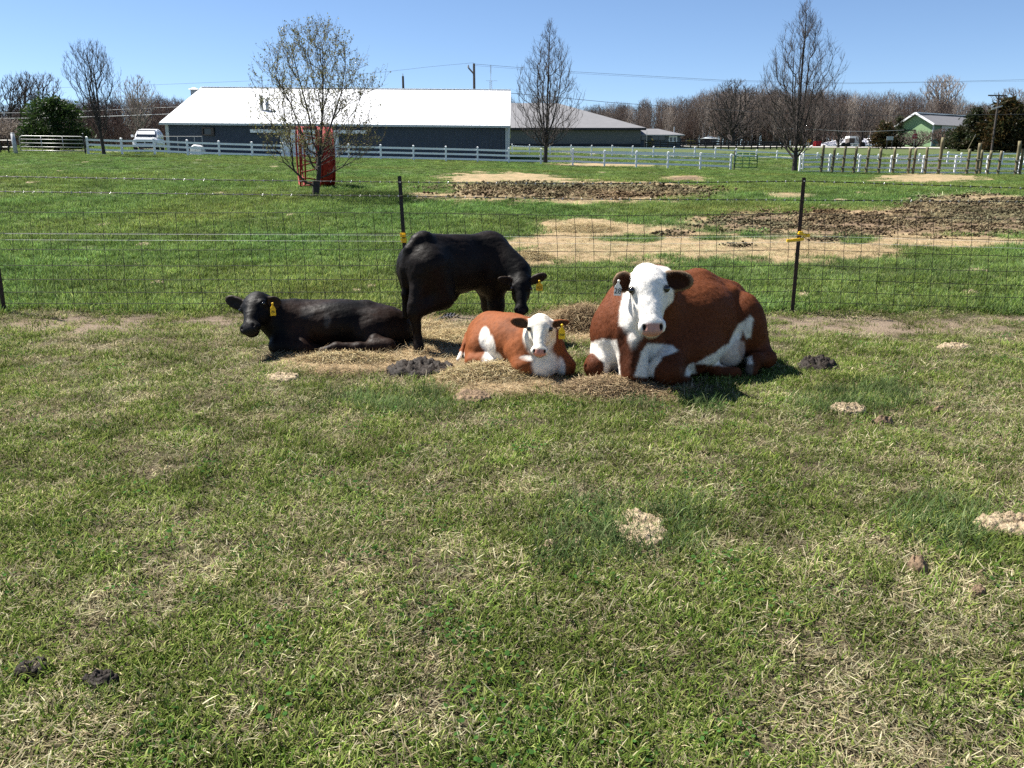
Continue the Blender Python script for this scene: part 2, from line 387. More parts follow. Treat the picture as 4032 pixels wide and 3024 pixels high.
def scatter(name, coll, pts, kind, rot, scl, tint, label=None, cat=None):
    me = bpy.data.meshes.new(name); me.vertices.add(len(pts)); me.vertices.foreach_set('co', np.asarray(pts, np.float32).ravel())
    a = me.attributes.new('kindex', 'INT', 'POINT'); a.data.foreach_set('value', np.asarray(kind, np.int32))
    a = me.attributes.new('rot', 'FLOAT_VECTOR', 'POINT'); a.data.foreach_set('vector', np.asarray(rot, np.float32).ravel())
    a = me.attributes.new('scl', 'FLOAT', 'POINT'); a.data.foreach_set('value', np.asarray(scl, np.float32))
    t = np.ones((len(pts), 4), np.float32); t[:, :3] = tint
    a = me.attributes.new('tint', 'FLOAT_COLOR', 'POINT'); a.data.foreach_set('color', t.ravel())
    o = bpy.data.objects.new(name, me); link(o); md = o.modifiers.new('place', 'NODES'); md.node_group = inst_tree(coll)
    return tag(o, label, cat, kind='stuff')
TALL = [(2330,2110,230,150),(2700,2080,120,120),(3720,2080,200,140),(3400,1580,260,70),(3050,930,500,30),(2300,1055,400,26),(3400,1060,900,50),(2650,1590,160,40),(1500,1600,300,60),(350,2720,130,60)]
def ring(y0, y1, dens, half=.70):
    n = int(dens * half * ((y1 + .8) ** 2 - (y0 + .8) ** 2)); yy = np.sqrt(RNG.random(n) * ((y1 + .8) ** 2 - (y0 + .8) ** 2) + (y0 + .8) ** 2) - .8
    return (RNG.random(n) * 2 - 1) * half * (yy + .8), yy
bands = [(1.2, 4.5, 300, 1.0), (4.5, 7.5, 210, 1.05), (7.5, 11, 140, 1.15), (11, 17, 66, 1.1), (17, 26, 34, 1.25), (26, 40, 16, 1.35), (40, 66, 11, 1.05), (66, 112, 2.2, 2.0)]
PX, PY, SC = [], [], []
for y0, y1, dn, sc in bands:
    x, y = ring(y0, y1, dn); PX.append(x); PY.append(y); SC.append(np.full(len(x), sc))
gx = np.concatenate(PX); gy = np.concatenate(PY); gs = np.concatenate(SC)
st, mu, ba = masks(gx, gy); gz = terrain(gx, gy); qx, qy = proj(gx, gy, gz)
near = gy + (fbm(gx * .8, gy * .8) - .5) < 10.4
pg = fbm(gx * .55 + 9, gy * .55 + 5, 4) + (fbm(gx * 3 + 1, gy * 3, 3) - .5) * .55
dry = sstep(.40, .62, pg + .04); tallm = sstep(-.2, .35, blob(qx, qy, TALL, 1) + (fbm(gx * 4, gy * 4, 2) - .5) * .8)
r1 = RNG.random(len(gx)); r2 = RNG.random(len(gx)); r3 = RNG.random(len(gx))
kind = np.zeros(len(gx), int); pick = lambda pre, n: np.array([KI['%s%d' % (pre[0], i) + pre[1:]] for i in range(n)])
ka, kb, kc, kd, ke = pick('a_short', 4), pick('b_dry', 3), pick('c_tall', 2), pick('d_field', 2), pick('e_straw', 2)
ri = RNG.integers(0, 12, len(gx))
kind[:] = ka[ri % 4]
isdry = near & (r1 < .17 + .46 * dry) & (r2 > tallm * .9); kind[isdry] = kb[ri[isdry] % 3]
istall = (r2 < tallm * .42) & ~isdry & (gy < 30); kind[istall] = kc[ri[istall] % 2]
isclo = near & ~isdry & ~istall & (r3 < .05); kind[isclo] = KI['g0_clover']
isf = ~near & ~istall & (gy > 9); kind[isf] = kd[ri[isf] % 2]
isfd = ~near & (r3 < .06) & (gy < 26); kind[isfd] = kb[ri[isfd] % 3]
isst = r3 < st * .95; kind[isst] = ke[ri[isst] % 2]
ismu = (r3 < mu * .95); kind[ismu] = KI['f0_clod']; isms = ismu & (r1 < .28); kind[isms] = ke[ri[isms] % 2]
keep = ~((ba * .75 > r2) & ~isst & ~ismu) & ~((mu > .4) & ~ismu) & ~((st > .5) & ~isst & ~ismu) & ~((ismu | isst) & (gy > 34))
hv = .82 + .36 * fbm(gx * 1.5, gy * 1.5, 3)
clump = fbm(gx * 4.5 + 60, gy * 4.5 + 20, 3); tint = np.ones((len(gx), 3)) * (hv * (.40 + 1.2 * clump) * RNG.uniform(.6, 1.45, len(gx)))[:, None]
warm = np.where(near, 1.0, 0.0) * .0
lushv = fbm(gx * .25 + 30, gy * .25, 3)
tint *= np.where(isf, .72 + .75 * fbm(gx * .9 + 3, gy * .6 + 8, 4), 1.0)[:, None]; tint[:, 0] *= np.where(isf, .66 + .50 * lushv, 1.0 + .12 * (r2 - .5)); tint[:, 2] *= np.where(isf, .95, 1.0)
scl = gs * RNG.uniform(.7, 1.25, len(gx)) * np.where(istall, 1.0, 1.0) * np.where(ismu, np.clip(gy / 14, .8, 2.2), 1)
rot = np.stack([RNG.normal(0, .12, len(gx)), RNG.normal(0, .12, len(gx)), RNG.random(len(gx)) * 6.283], -1)
zoff = gz + mu * .03 + np.where(st > .3, .02, 0)
sel = keep
def sc_part(name, s, label, cat):
    scatter(name, HID, np.stack([gx, gy, zoff], -1)[s], kind[s], rot[s], scl[s], tint[s], label, cat)
sgr = sel & ~isst & ~ismu
sc_part('grass', sgr & near, 'short patchy green and tan grass in front of the wire fence', 'grass')
sc_part('grass', sgr & ~near, 'green pasture grass beyond the wire fence', 'grass')
sc_part('straw_litter', sel & isst & ~ismu, 'loose pale straw strewn over the ground', 'straw')
sc_part('manure_clods', sel & ismu, 'dark broken manure clods on the churned feeding ground', 'manure')
# ------------------------------------------------------------------ animals: one continuous skin each, grown as a smooth distance field
class SDF:
    def __init__(s): s.ops = []
    def E(s, c, r, axes=None, k=.05, sub=False):
        s.ops.append(('E', np.array(c, float), np.array(r, float), np.eye(3) if axes is None else np.array(axes, float), k, sub)); return s
    def Cp(s, a, b, ra, rb, k=.05, sub=False, flat=None):
        s.ops.append(('C', np.array(a, float), np.array(b, float), ra, rb, k, sub, flat)); return s
    def chain(s, pts, rad, k=.05):
        for i in range(len(pts) - 1): s.Cp(pts[i], pts[i + 1], rad[i], rad[i + 1], k)
        return s
    @staticmethod
    def dist(op, X):
        if op[0] == 'E':
            q = (X - op[1]) @ op[3].T; r = op[2]
            k0 = np.linalg.norm(q / r, axis=-1); k1 = np.linalg.norm(q / (r * r), axis=-1) + 1e-9
            return np.where(k0 < 1e-6, -r.min(), k0 * (k0 - 1) / k1)
        a, b, ra, rb = op[1:5]; ba = b - a; t = np.clip(((X - a) @ ba) / (ba @ ba), 0, 1)
        d = X - a - t[..., None] * ba
        if op[7] is not None:
            ax, f = op[7]; ax = np.array(ax, float); comp = (d @ ax)[..., None] * ax; d = d + comp * (f - 1)
        return np.linalg.norm(d, axis=-1) - (ra + (rb - ra) * t)
    def bbox(s, op):
        if op[0] == 'E': e = np.abs(op[3].T) @ op[2]; return op[1] - e, op[1] + e
        m = max(op[3], op[4]); return np.minimum(op[1], op[2]) - m, np.maximum(op[1], op[2]) + m
    def mesh(s, h):
        lo = np.min([s.bbox(o)[0] for o in s.ops if not o[-1 if o[0] == 'E' else 6]], 0) - 4 * h
        hi = np.max([s.bbox(o)[1] for o in s.ops if not o[-1 if o[0] == 'E' else 6]], 0) + 4 * h
        n = np.ceil((hi - lo) / h).astype(int) + 1
        f = np.full(n, 1.0, np.float32); ax = [lo[i] + h * np.arange(n[i]) for i in range(3)]
        for o in s.ops:
            k = o[4] if o[0] == 'E' else o[5]; sub = o[5] if o[0] == 'E' else o[6]
            a, b = s.bbox(o); mg = k + 2.5 * h
            i0 = np.clip(np.floor((a - mg - lo) / h).astype(int), 0, n - 1); i1 = np.clip(np.ceil((b + mg - lo) / h).astype(int) + 1, 1, n)
            if (i1 <= i0).any(): continue
            X = np.stack(np.meshgrid(*[ax[i][i0[i]:i1[i]] for i in range(3)], indexing='ij'), -1)
            d = s.dist(o, X); sl_ = tuple(slice(i0[i], i1[i]) for i in range(3)); g = f[sl_]
            if not sub:
                hh = np.clip(k - np.abs(g - d), 0, None) / k; f[sl_] = np.minimum(g, d) - hh * hh * k * .25
            else:
                d = -d; hh = np.clip(k - np.abs(g - d), 0, None) / k; f[sl_] = np.maximum(g, d) + hh * hh * k * .25
        return surface_nets(f, lo, h)
def surface_nets(f, lo, h):
    n = np.array(f.shape); ins = f < 0
    cnt = np.zeros(n - 1, np.int8)
    for a in (0, 1):
        for b in (0, 1):
            for c in (0, 1): cnt += ins[a:n[0] - 1 + a, b:n[1] - 1 + b, c:n[2] - 1 + c]
    cells = np.argwhere((cnt > 0) & (cnt < 8)); vid = np.full(n - 1, -1, np.int64); vid[tuple(cells.T)] = np.arange(len(cells))
    acc = np.zeros((len(cells), 3)); num = np.zeros(len(cells)); cor = [(a, b, c) for a in (0, 1) for b in (0, 1) for c in (0, 1)]
    for i in range(8):
        for j in range(i + 1, 8):
            p, q = np.array(cor[i]), np.array(cor[j])
            if np.abs(p - q).sum() != 1: continue
            fa = f[tuple((cells + p).T)]; fb = f[tuple((cells + q).T)]; m = (fa < 0) != (fb < 0)
            t = np.where(m, fa / np.where(m, fa - fb, 1), 0)[:, None]
            acc += np.where(m[:, None], p + t * (q - p), 0); num += m
    V = lo + h * (cells + acc / num[:, None]); F = []
    for axis in range(3):
        sl0 = [slice(None)] * 3; sl1 = [slice(None)] * 3; sl0[axis] = slice(0, -1); sl1[axis] = slice(1, None)
        A = ins[tuple(sl0)]; B = ins[tuple(sl1)]; e = np.argwhere(A != B); o1, o2 = [(1, 2), (2, 0), (0, 1)][axis]
        ok = (e[:, o1] > 0) & (e[:, o2] > 0) & (e[:, o1] < n[o1] - 1) & (e[:, o2] < n[o2] - 1); e = e[ok]
        d1 = np.zeros(3, int); d1[o1] = 1; d2 = np.zeros(3, int); d2[o2] = 1
        q = np.stack([vid[tuple((e - d1 - d2).T)], vid[tuple((e - d2).T)], vid[tuple(e.T)], vid[tuple((e - d1).T)]], -1)
        fl = ~A[tuple(e.T)]; q[fl] = q[fl][:, ::-1]; F.append(q)
    F = np.concatenate(F); F = F[(F >= 0).all(1)]
    # two rounds of light smoothing
    for _ in range(2):
        s_ = np.zeros_like(V); c_ = np.zeros(len(V))
        for a, b in ((0, 1), (1, 2), (2, 3), (3, 0)):
            np.add.at(s_, F[:, a], V[F[:, b]]); np.add.at(c_, F[:, a], 1); np.add.at(s_, F[:, b], V[F[:, a]]); np.add.at(c_, F[:, b], 1)
        V = V * .6 + .4 * s_ / np.maximum(c_, 1)[:, None]
    return V, F
def vnormals(V, F):
    n = np.cross(V[F[:, 2]] - V[F[:, 0]], V[F[:, 3]] - V[F[:, 1]]); N = np.zeros_like(V)
    for i in range(4): np.add.at(N, F[:, i], n)
    return N / (np.linalg.norm(N, axis=1, keepdims=True) + 1e-12)
def noise3(V, s, seed=0):
    return (fbm(V[:, 0] * s + seed, V[:, 1] * s + V[:, 2] * s * .7 + 31, 3) + fbm(V[:, 2] * s + 7 + seed, V[:, 0] * s * .6 - V[:, 1] * s + 3, 3)) / 2 - .5
def emask(V, c, r, soft=.25, axes=None):
    q = V - np.array(c);
    if axes is not None: q = q @ np.array(axes).T
    return 1 - sstep(1 - soft, 1 + soft, np.linalg.norm(q / np.array(r), axis=1))
def nrm(v): v = np.array(v, float); return v / np.linalg.norm(v)
def pmask(x, y, pts, soft):
    P_ = np.array(pts, float); n = len(P_); d = np.full(len(x), 1e9); ins = np.zeros(len(x), bool)
    for i in range(n):
        a = P_[i]; b = P_[(i + 1) % n]; e = b - a; t = np.clip(((x - a[0]) * e[0] + (y - a[1]) * e[1]) / (e @ e), 0, 1); d = np.minimum(d, np.hypot(x - a[0] - t * e[0], y - a[1] - t * e[1]))
        c = ((a[1] > y) != (b[1] > y)) & (x < (b[0] - a[0]) * (y - a[1]) / (b[1] - a[1] + 1e-12) + a[0]); ins ^= c
    return sstep(-soft, soft, np.where(ins, d, -d))
class Head:
    """local x = viewer's right, y = down the face, z = out of the face; unit = head length"""
    def __init__(s, poll, muzzle, out, wide=1.0):
        s.o = np.array(poll, float); d = np.array(muzzle, float) - s.o; s.L = np.linalg.norm(d); s.y = d / s.L
        z = np.array(out, float); z = z - s.y * (z @ s.y); s.z = nrm(z); s.x = np.cross(s.z, s.y); s.w = wide
    def w2(s, p): return s.o + s.L * (p[0] * s.w * s.x + p[1] * s.y + p[2] * s.z)
    def loc(s, V): q = (V - s.o) / s.L; return np.stack([q @ s.x / s.w, q @ s.y, q @ s.z], -1)
    def ax(s): return np.stack([s.x, s.y, s.z])
    def build(s, f):
        L = s.L; A = s.ax(); W = s.w
        e = lambda c, r, k=.06, sub=False: f.E(s.w2(c), np.array(r) * L * np.array([W, 1, 1]), A, k * L, sub)
        c = lambda a, b, ra, rb, k=.08: f.Cp(s.w2(a), s.w2(b), ra * L, rb * L, k * L)
        e((0, .10, -.16), (.20, .20, .21), .12)                 # back of the skull
        e((0, .20, -.05), (.235, .25, .16), .10)                # broad forehead
        e((0, .03, -.08), (.125, .09, .12), .10)                # poll tuft
        c((0, .28, -.06), (0, .80, .01), .205, .125, .12)       # bridge of the nose
        c((0, .30, -.22), (0, .80, -.12), .15, .10, .12)        # jaw
        for sx in (-1, 1):
            e((sx * .12, .40, -.19), (.105, .19, .16), .10)     # cheek
            e((sx * .195, .30, .01), (.062, .075, .07), .06)    # brow
            e((sx * .105, .875, .01), (.075, .085, .085), .06)   # nostril wing
        e((0, .86, -.015), (.165, .115, .125), .08)              # muzzle
        e((0, .95, .02), (.105, .05, .075), .05)
        e((0, .92, -.115), (.110, .085, .075), .06)              # chin
        for sx in (-1, 1):
            e((sx * .265, .335, .035), (.05, .042, .045), .03, True)
            e((sx * .112, .905, .085), (.020, .040, .030), .02, True)
    def ear(s, f, sx, base, tip, up, wid, thick=.035, scoop=True):
        """base/tip in local coords; up = local direction the ear opens to"""
        a = s.w2(base); b = s.w2(tip); d = nrm(b - a); n = np.array(up[0] * s.x + up[1] * s.y + up[2] * s.z); n = nrm(n - d * (n @ d)); t = np.cross(n, d)
        ln = np.linalg.norm(b - a); A = np.stack([d, t, n]); c = (a + b) / 2
        f.E(c, (ln * .56, wid * s.L, thick * s.L + .012), A, .03)
        f.Cp(a - d * ln * .15, a + d * ln * .25, .055 * s.L + .004, .05 * s.L, .03)
        if scoop: f.E(c + n * (thick * s.L + .020) + d * ln * .04, (ln * .44, wid * s.L * .72, thick * s.L + .010), A, .012, True)
        return c, A, (ln * .60, wid * s.L * 1.08, thick * s.L + .035)
def fur_mat(name, bumpd=.0035, rough=.7, spec=.15, var=.16):
    m = mat(name, (1, 1, 1), rough, spec=spec, var=var, vscale=26, bump=bumpd, bscale=34, attr=True, vdetail=6)
    b = m.node_tree.nodes['Principled BSDF']; pass
    return m
fur_mat('fur_hereford'); fur_mat('fur_black', rough=.55, spec=.12, var=.35); fur_mat('fur_calf', bumpd=.0025)
leaf_mat('hair', 'attr', trans=.1, simple=True)
mat('eye_dark', (.008, .006, .005), .06, spec=.8, var=.1)
def hair_mesh(V, F, N, col, n, ln, w, flow, seed, skip=None):
    g = np.random.default_rng(seed); fc = F[g.integers(0, len(F), n)]; wts = g.random((n, 4)); wts /= wts.sum(1, keepdims=True)
    p = (V[fc] * wts[..., None]).sum(1); nn = (N[fc] * wts[..., None]).sum(1); c = (col[fc] * wts[..., None]).sum(1)
    if skip is not None:
        ok = ~skip(p); p, nn, c = p[ok], nn[ok], c[ok]; n = len(p)
    fl = np.array(flow)[None] + g.normal(0, .55, (n, 3)); fl = fl - nn * (fl * nn).sum(1, keepdims=True); fl /= np.linalg.norm(fl, axis=1, keepdims=True) + 1e-9
    d = fl + nn * g.uniform(.08, .34, (n, 1)); d /= np.linalg.norm(d, axis=1, keepdims=True)
    s = np.cross(d, nn); s /= np.linalg.norm(s, axis=1, keepdims=True) + 1e-9; L = ln * g.uniform(.5, 1.3, (n, 1)); W = w * g.uniform(.7, 1.3, (n, 1))
    q = p - nn * .003
    VV = np.stack([q - s * W, q + s * W, q + d * L], 1).reshape(-1, 3); FF = np.arange(3 * n).reshape(-1, 3)
    lum = np.clip(c.mean(1, keepdims=True) / .6, 0, 1); cc = c * (1 + (g.uniform(.55, 1.5, (n, 1)) - 1) * (1 - .85 * lum)); return VV, FF, np.repeat(cc, 3, 0), np.repeat(nn, 3, 0)
def sphere_mesh(name, r, seg=14, rings=8, sc=(1, 1, 1)):
    bm = bmesh.new(); bmesh.ops.create_uvsphere(bm, u_segments=seg, v_segments=rings, radius=r); bmesh.ops.scale(bm, vec=sc, verts=bm.verts)
    me = bpy.data.meshes.new(name); bm.to_mesh(me); bm.free()
    for p in me.polygons: p.use_smooth = True
    return me
def text_mesh(name, body, size, mat_):
    cu = bpy.data.curves.new(name, 'FONT'); cu.body = body; cu.size = size; cu.align_x = 'CENTER'; cu.align_y = 'CENTER'; cu.extrude = .0006
    o = bpy.data.objects.new(name, cu); C.objects.link(o); dg = bpy.context.evaluated_depsgraph_get()
    me = bpy.data.meshes.new_from_object(o.evaluated_get(dg)); bpy.data.objects.remove(o); me.name = name; me.materials.clear(); me.materials.append(mat_); return me
def ear_tag(parent, origin, pos, right, down, w, h, material, text, tsize, loop=False):
    """a flat plastic tag hanging at pos (its top), shaped with a neck and a panel, text on the front"""
    r = nrm(right); d = nrm(down); d = nrm(d - r * (d @ r)); out = np.cross(d, r)
    prof = [(-.12, 0), (.12, 0), (.14, .22), (.42, .40), (.5, .5), (.5, 1), (-.5, 1), (-.5, .5), (-.42, .40), (-.14, .22)]
    V = [pos + r * x * w + d * y * h + out * t for t in (.002, -.002) for x, y in prof]; n = len(prof)
    F = [tuple(range(n)), tuple(range(2 * n - 1, n - 1, -1))] + [(i, n + i, n + (i + 1) % n, (i + 1) % n) for i in range(n)]
    me = bpy.data.meshes.new('ear_tag'); me.from_pydata([tuple(v - origin) for v in V], [], F); me.update()
    t = obj('ear_tag', me, material, parent)
    b = sphere_mesh('button', .011, 10, 6); bo = obj('button', b, material, t); bo.location = Vector(pos + d * h * .06 + out * .006 - origin)
    if text:
        tm = text_mesh('lettering', text, tsize, M['ink']); to = obj('lettering', tm, None, t)
        Mx = Matrix((Vector(r), Vector(-d), Vector(out))).transposed().to_4x4(); Mx.translation = Vector(pos + d * h * .72 + out * .0035 - origin); to.matrix_local = Mx
    return t
def animal(name, label, cat, f, h, paint, material, origin, hair, flow, group=None, hl=.022, hw=.0016, seed=1, skip=None, bumpy=1.0):
    V, F = f.mesh(h); V[:, 2] = np.maximum(V[:, 2], origin[2] - .03); N = vnormals(V, F); V = V + N * (.018 * noise3(V, 7, 2) + .010 * noise3(V, 18, 5))[:, None] * bumpy; N = vnormals(V, F); col = paint(V, N)
    root = thing(name, label, cat, tuple(origin), group)
    o = obj('body', npmesh('body', V - origin, F, smooth=True, cols=col), M[material], root)
    if hair:
        a, b, c, nn = hair_mesh(V, F, N, col, hair, hl, hw, flow, seed, skip); me = npmesh('coat', a - origin, b, smooth=True, cols=c)
        me.normals_split_custom_set_from_vertices([tuple(x) for x in nn]); tag(obj('coat', me, M['hair'], o), kind='stuff')
    return root
def eyes(root, H, origin, r, spots=((-.232, .335, .03), (.232, .335, .03))):
    for p in spots:
        e = obj('eye', sphere_mesh('eye', r), M['eye_dark'], root); e.location = Vector(H.w2(p) - origin)
BROWN = np.array([.100, .028, .0095]); WHITE = np.array([.78, .73, .65]); PINK = np.array([.52, .27, .21]); DARK = np.array([.02, .013, .01])
def lerp(a, b, t): t = np.asarray(t)[:, None]; return a * (1 - t) + b * t
def face_paint(col, V, H, white, zlim=-.42, eyer=.05, nose=PINK, whitetop=-.12):
    q = H.loc(V); w = noise3(V, 9) * .12
    inside = sstep(whitetop - .04, whitetop + .04, q[:, 1] + w) * sstep(zlim - .05, zlim + .05, q[:, 2] + w) * (1 - sstep(.33, .38, np.abs(q[:, 0]) + w)) * (1 - sstep(1.15, 1.2, q[:, 1]))
    if white is not None: col = lerp(col, white, inside)
    ns = sstep(.85, .88, q[:, 1] + w * .3) * sstep(-.055, -.03, q[:, 2]) * (1 - sstep(.125, .15, np.abs(q[:, 0]))) * (1 - sstep(1.1, 1.12, q[:, 1]))
    col = lerp(col, nose, ns)
    for sx in (-1, 1):
        nd = 1 - sstep(.026, .042, np.linalg.norm((q - np.array([sx * .112, .905, .07])) * [1.25, .75, .5], axis=1)); col = lerp(col, DARK * .6, nd)
        ed = 1 - sstep(eyer * .9, eyer * 1.25, np.linalg.norm((q - np.array([sx * .245, .335, .03])) * [.6, 1, .8], axis=1)); col = lerp(col, DARK, ed)
    mo = (1 - sstep(.010, .024, np.abs(q[:, 2] + .075))) * sstep(.90, .93, q[:, 1]) * (1 - sstep(1.1, 1.12, q[:, 1])); col = lerp(col, DARK * 4, mo * .55)
    lip_shade = (1 - sstep(-.075, -.06, q[:, 2])) * sstep(.86, .93, q[:, 1]) * (1 - sstep(1.1, 1.12, q[:, 1])) * sstep(-.3, -.25, q[:, 2]); col = lerp(col, col * np.array([.46, .40, .34]), lip_shade)  # lower lip and chin darkened, shadow under the nose painted into the coat
    return col, inside

# ---- the red and white cow lying on the right
def build_cow():
    f = SDF(); O = np.array([1.45, 7.1, 0.0])
    ax = nrm((.80, .55, 0)); sd = nrm((.55, -.80, 0)); A = np.stack([ax, sd, (0, 0, 1)])
    f.E((1.04, 7.00, .40), (.36, .32, .38), k=.10)                               # chest
    f.E((1.22, 7.16, .52), (.34, .34, .36), A, k=.12)                            # withers
    f.E((1.56, 7.30, .50), (.50, .40, .375), A, k=.10)                           # barrel
    f.E((1.46, 7.14, .28), (.42, .37, .29), A, k=.08)                            # belly spread on the ground
    f.E((1.95, 7.56, .43), (.33, .30, .32), A, k=.10)                            # rump
    f.Cp((1.30, 7.20, .78), (1.66, 7.36, .805), .09, .085, k=.12); f.Cp((1.66, 7.36, .805), (1.99, 7.52, .70), .085, .08, k=.10)    # spine
    f.E((1.95, 7.36, .70), (.085, .07, .07), k=.06)                              # hip bone
    T = np.stack([nrm((.85, .5, .25)), nrm((.5, -.85, 0)), nrm((-.25, -.1, 1))])
    f.E((2.10, 7.38, .40), (.185, .20, .32), T, k=.03)                           # near thigh
    f.E((2.20, 7.46, .22), (.15, .18, .22), k=.06)
    f.chain([(2.22, 7.40, .20), (2.28, 7.26, .13), (2.15, 7.15, .14), (2.105, 7.10, .045)], [.12, .080, .058, .055], k=.035)   # hind leg and hoof
    f.chain([(1.70, 7.16, .12), (1.80, 7.02, .06), (1.95, 7.02, .05)], [.09, .055, .05], k=.04)
    f.E((1.93, 7.26, .20), (.15, .12, .17), k=.05)                               # udder
    f.E((1.34, 6.93, .46), (.14, .12, .25), np.stack([nrm((.8, .55, .3)), nrm((.55, -.8, 0)), nrm((-.25, -.1, 1))]), k=.06)         # shoulder blade
    f.Cp((1.10, 7.04, .64), (1.18, 6.74, .84), .27, .175, k=.14)                 # neck
    f.Cp((.90, 6.92, .42), (1.10, 6.78, .78), .19, .15, k=.12)                   # side of the neck
    f.Cp((1.00, 6.80, .52), (1.08, 6.60, .64), .19, .13, k=.10)                  # throat
    f.Cp((.98, 6.70, .46), (1.00, 6.62, .10), .13, .12, k=.08)                   # dewlap and brisket
    f.Cp((.98, 6.56, .42), (.97, 6.50, .16), .045, .05, k=.06)                   # dewlap fold
    f.chain([(.82, 6.96, .26), (.71, 6.78, .16), (.80, 7.05, .07)], [.14, .10, .055], k=.045)        # folded foreleg, far left
    f.chain([(1.38, 6.96, .32), (1.27, 6.64, .165), (1.34, 6.72, .10), (1.46, 6.84, .055)], [.165, .128, .08, .055], k=.045)
    poll = P(2548, 1056, 6.60); muz = P(2570, 1322, 6.30)
    H = Head(poll, muz, (-.06, -1, .30), wide=1.0); H.build(f)
    E1 = H.ear(f, -1, (-.20, .12, -.14), P_loc(H, 2416, 1112, 6.62), (.2, .75, .75), .165)
    E2 = H.ear(f, 1, (.20, .10, -.14), P_loc(H, 2726, 1112, 6.60), (-.2, .6, .85), .155)
    f.chain([(2.22, 7.80, .55), (2.34, 7.78, .35), (2.36, 7.66, .12)], [.05, .035, .03], k=.04)
    def paint(V, N):
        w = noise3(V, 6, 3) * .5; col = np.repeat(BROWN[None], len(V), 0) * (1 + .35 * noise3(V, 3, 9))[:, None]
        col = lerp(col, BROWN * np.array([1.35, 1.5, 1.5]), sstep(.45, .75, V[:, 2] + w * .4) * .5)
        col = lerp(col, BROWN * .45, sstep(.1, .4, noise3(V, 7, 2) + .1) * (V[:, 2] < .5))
        def em(c, r, soft=.22): return 1 - sstep(1 - soft, 1 + soft, np.linalg.norm((V - np.array(c)) / np.array(r), axis=1) + w * .6)
        qx, qy = proj(V[:, 0], V[:, 1], V[:, 2]); zx = (qx - 2200) / .4069 + w * 55 + noise3(V, 22, 6) * 26; zy = (qy - 980) / .4069 + noise3(V, 6, 8) * 28 + noise3(V, 22, 9) * 26; view = np.array([0, 0, CAMH]) - V; fr = sstep(-.15, .1, (N * view).sum(1) / np.linalg.norm(view, axis=1))
        pg = lambda *pts, s=14: pmask(zx, zy, pts, s) * fr
        wh = np.maximum.reduce([pg((240, 1000), (310, 905), (440, 870), (560, 880), (585, 1000), (590, 1240), (440, 1250), (435, 1110), (330, 1010)), pg((730, 1240), (790, 1010), (850, 920), (1100, 930), (1155, 990), (1010, 1050), (930, 1160), (920, 1240)),
                                pg((1330, 1110), (1500, 1010), (1650, 910), (1735, 720), (1790, 700), (1850, 650), (1880, 675), (1855, 860), (1815, 870), (1780, 790), (1720, 960), (1780, 1120), (1600, 1130)), pg((1790, 1050), (1870, 1040), (1880, 1120), (1790, 1125)), pg((1170, 1150), (1310, 1100), (1330, 1200), (1180, 1240)), pg((640, 440), (700, 640), (700, 800), (640, 770), (580, 740), (590, 600), (615, 500))])
        col = lerp(col, WHITE, wh); col = lerp(col, WHITE * np.array([.72, .58, .52]), pg((1560, 1060), (1720, 880), (1790, 900), (1800, 1130), (1560, 1140)) * .7)
        br = np.maximum(pg((235, 1000), (330, 1010), (430, 1110), (440, 1210), (250, 1210)), pg((930, 1160), (1010, 1050), (1155, 990), (1260, 1060), (1200, 1300), (920, 1320))); col = lerp(col, BROWN * .8, br * .97)
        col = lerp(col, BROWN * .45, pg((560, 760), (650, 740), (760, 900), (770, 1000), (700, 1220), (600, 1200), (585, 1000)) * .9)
        hoof = pg((1780, 1120), (1885, 1115), (1870, 1230), (1770, 1230)); col = lerp(col, np.array([.14, .11, .085]), hoof)
        col, ins = face_paint(col, V, H, WHITE * np.array([1.04, 1.05, 1.08]), zlim=-.40)
        for c, A_, r in (E1, E2):
            q = (V - c) @ A_.T; m = 1 - sstep(.9, 1.05, np.linalg.norm(q / np.array(r), axis=1)); edge = sstep(.62, .95, np.linalg.norm(q[:, :2] / np.array(r)[:2], axis=1))
            front = sstep(-.2, .3, N @ A_[2]); col = lerp(col, lerp(np.repeat((BROWN * .30)[None], len(V), 0), np.array([.30, .20, .12]), edge * front), m)
        return col
    nose_skip = lambda p: (H.loc(p)[:, 1] > .84) & (H.loc(p)[:, 2] > -.1)
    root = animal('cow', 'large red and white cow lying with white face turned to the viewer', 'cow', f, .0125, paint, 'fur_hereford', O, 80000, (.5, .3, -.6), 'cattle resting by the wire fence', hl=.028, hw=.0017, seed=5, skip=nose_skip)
    eyes(root, H, O, .030)
    t = ear_tag(root, O, P(2436, 1102, 6.55), (1, 0, -.05), (.02, 0, -1), .058, .125, M['tag_white'], '28', .062)
    t['label'] = 'white ear tag with black 28'
def P_loc(H, px, py, Y): return H.loc(P(px, py, Y)[None])[0]
build_cow()

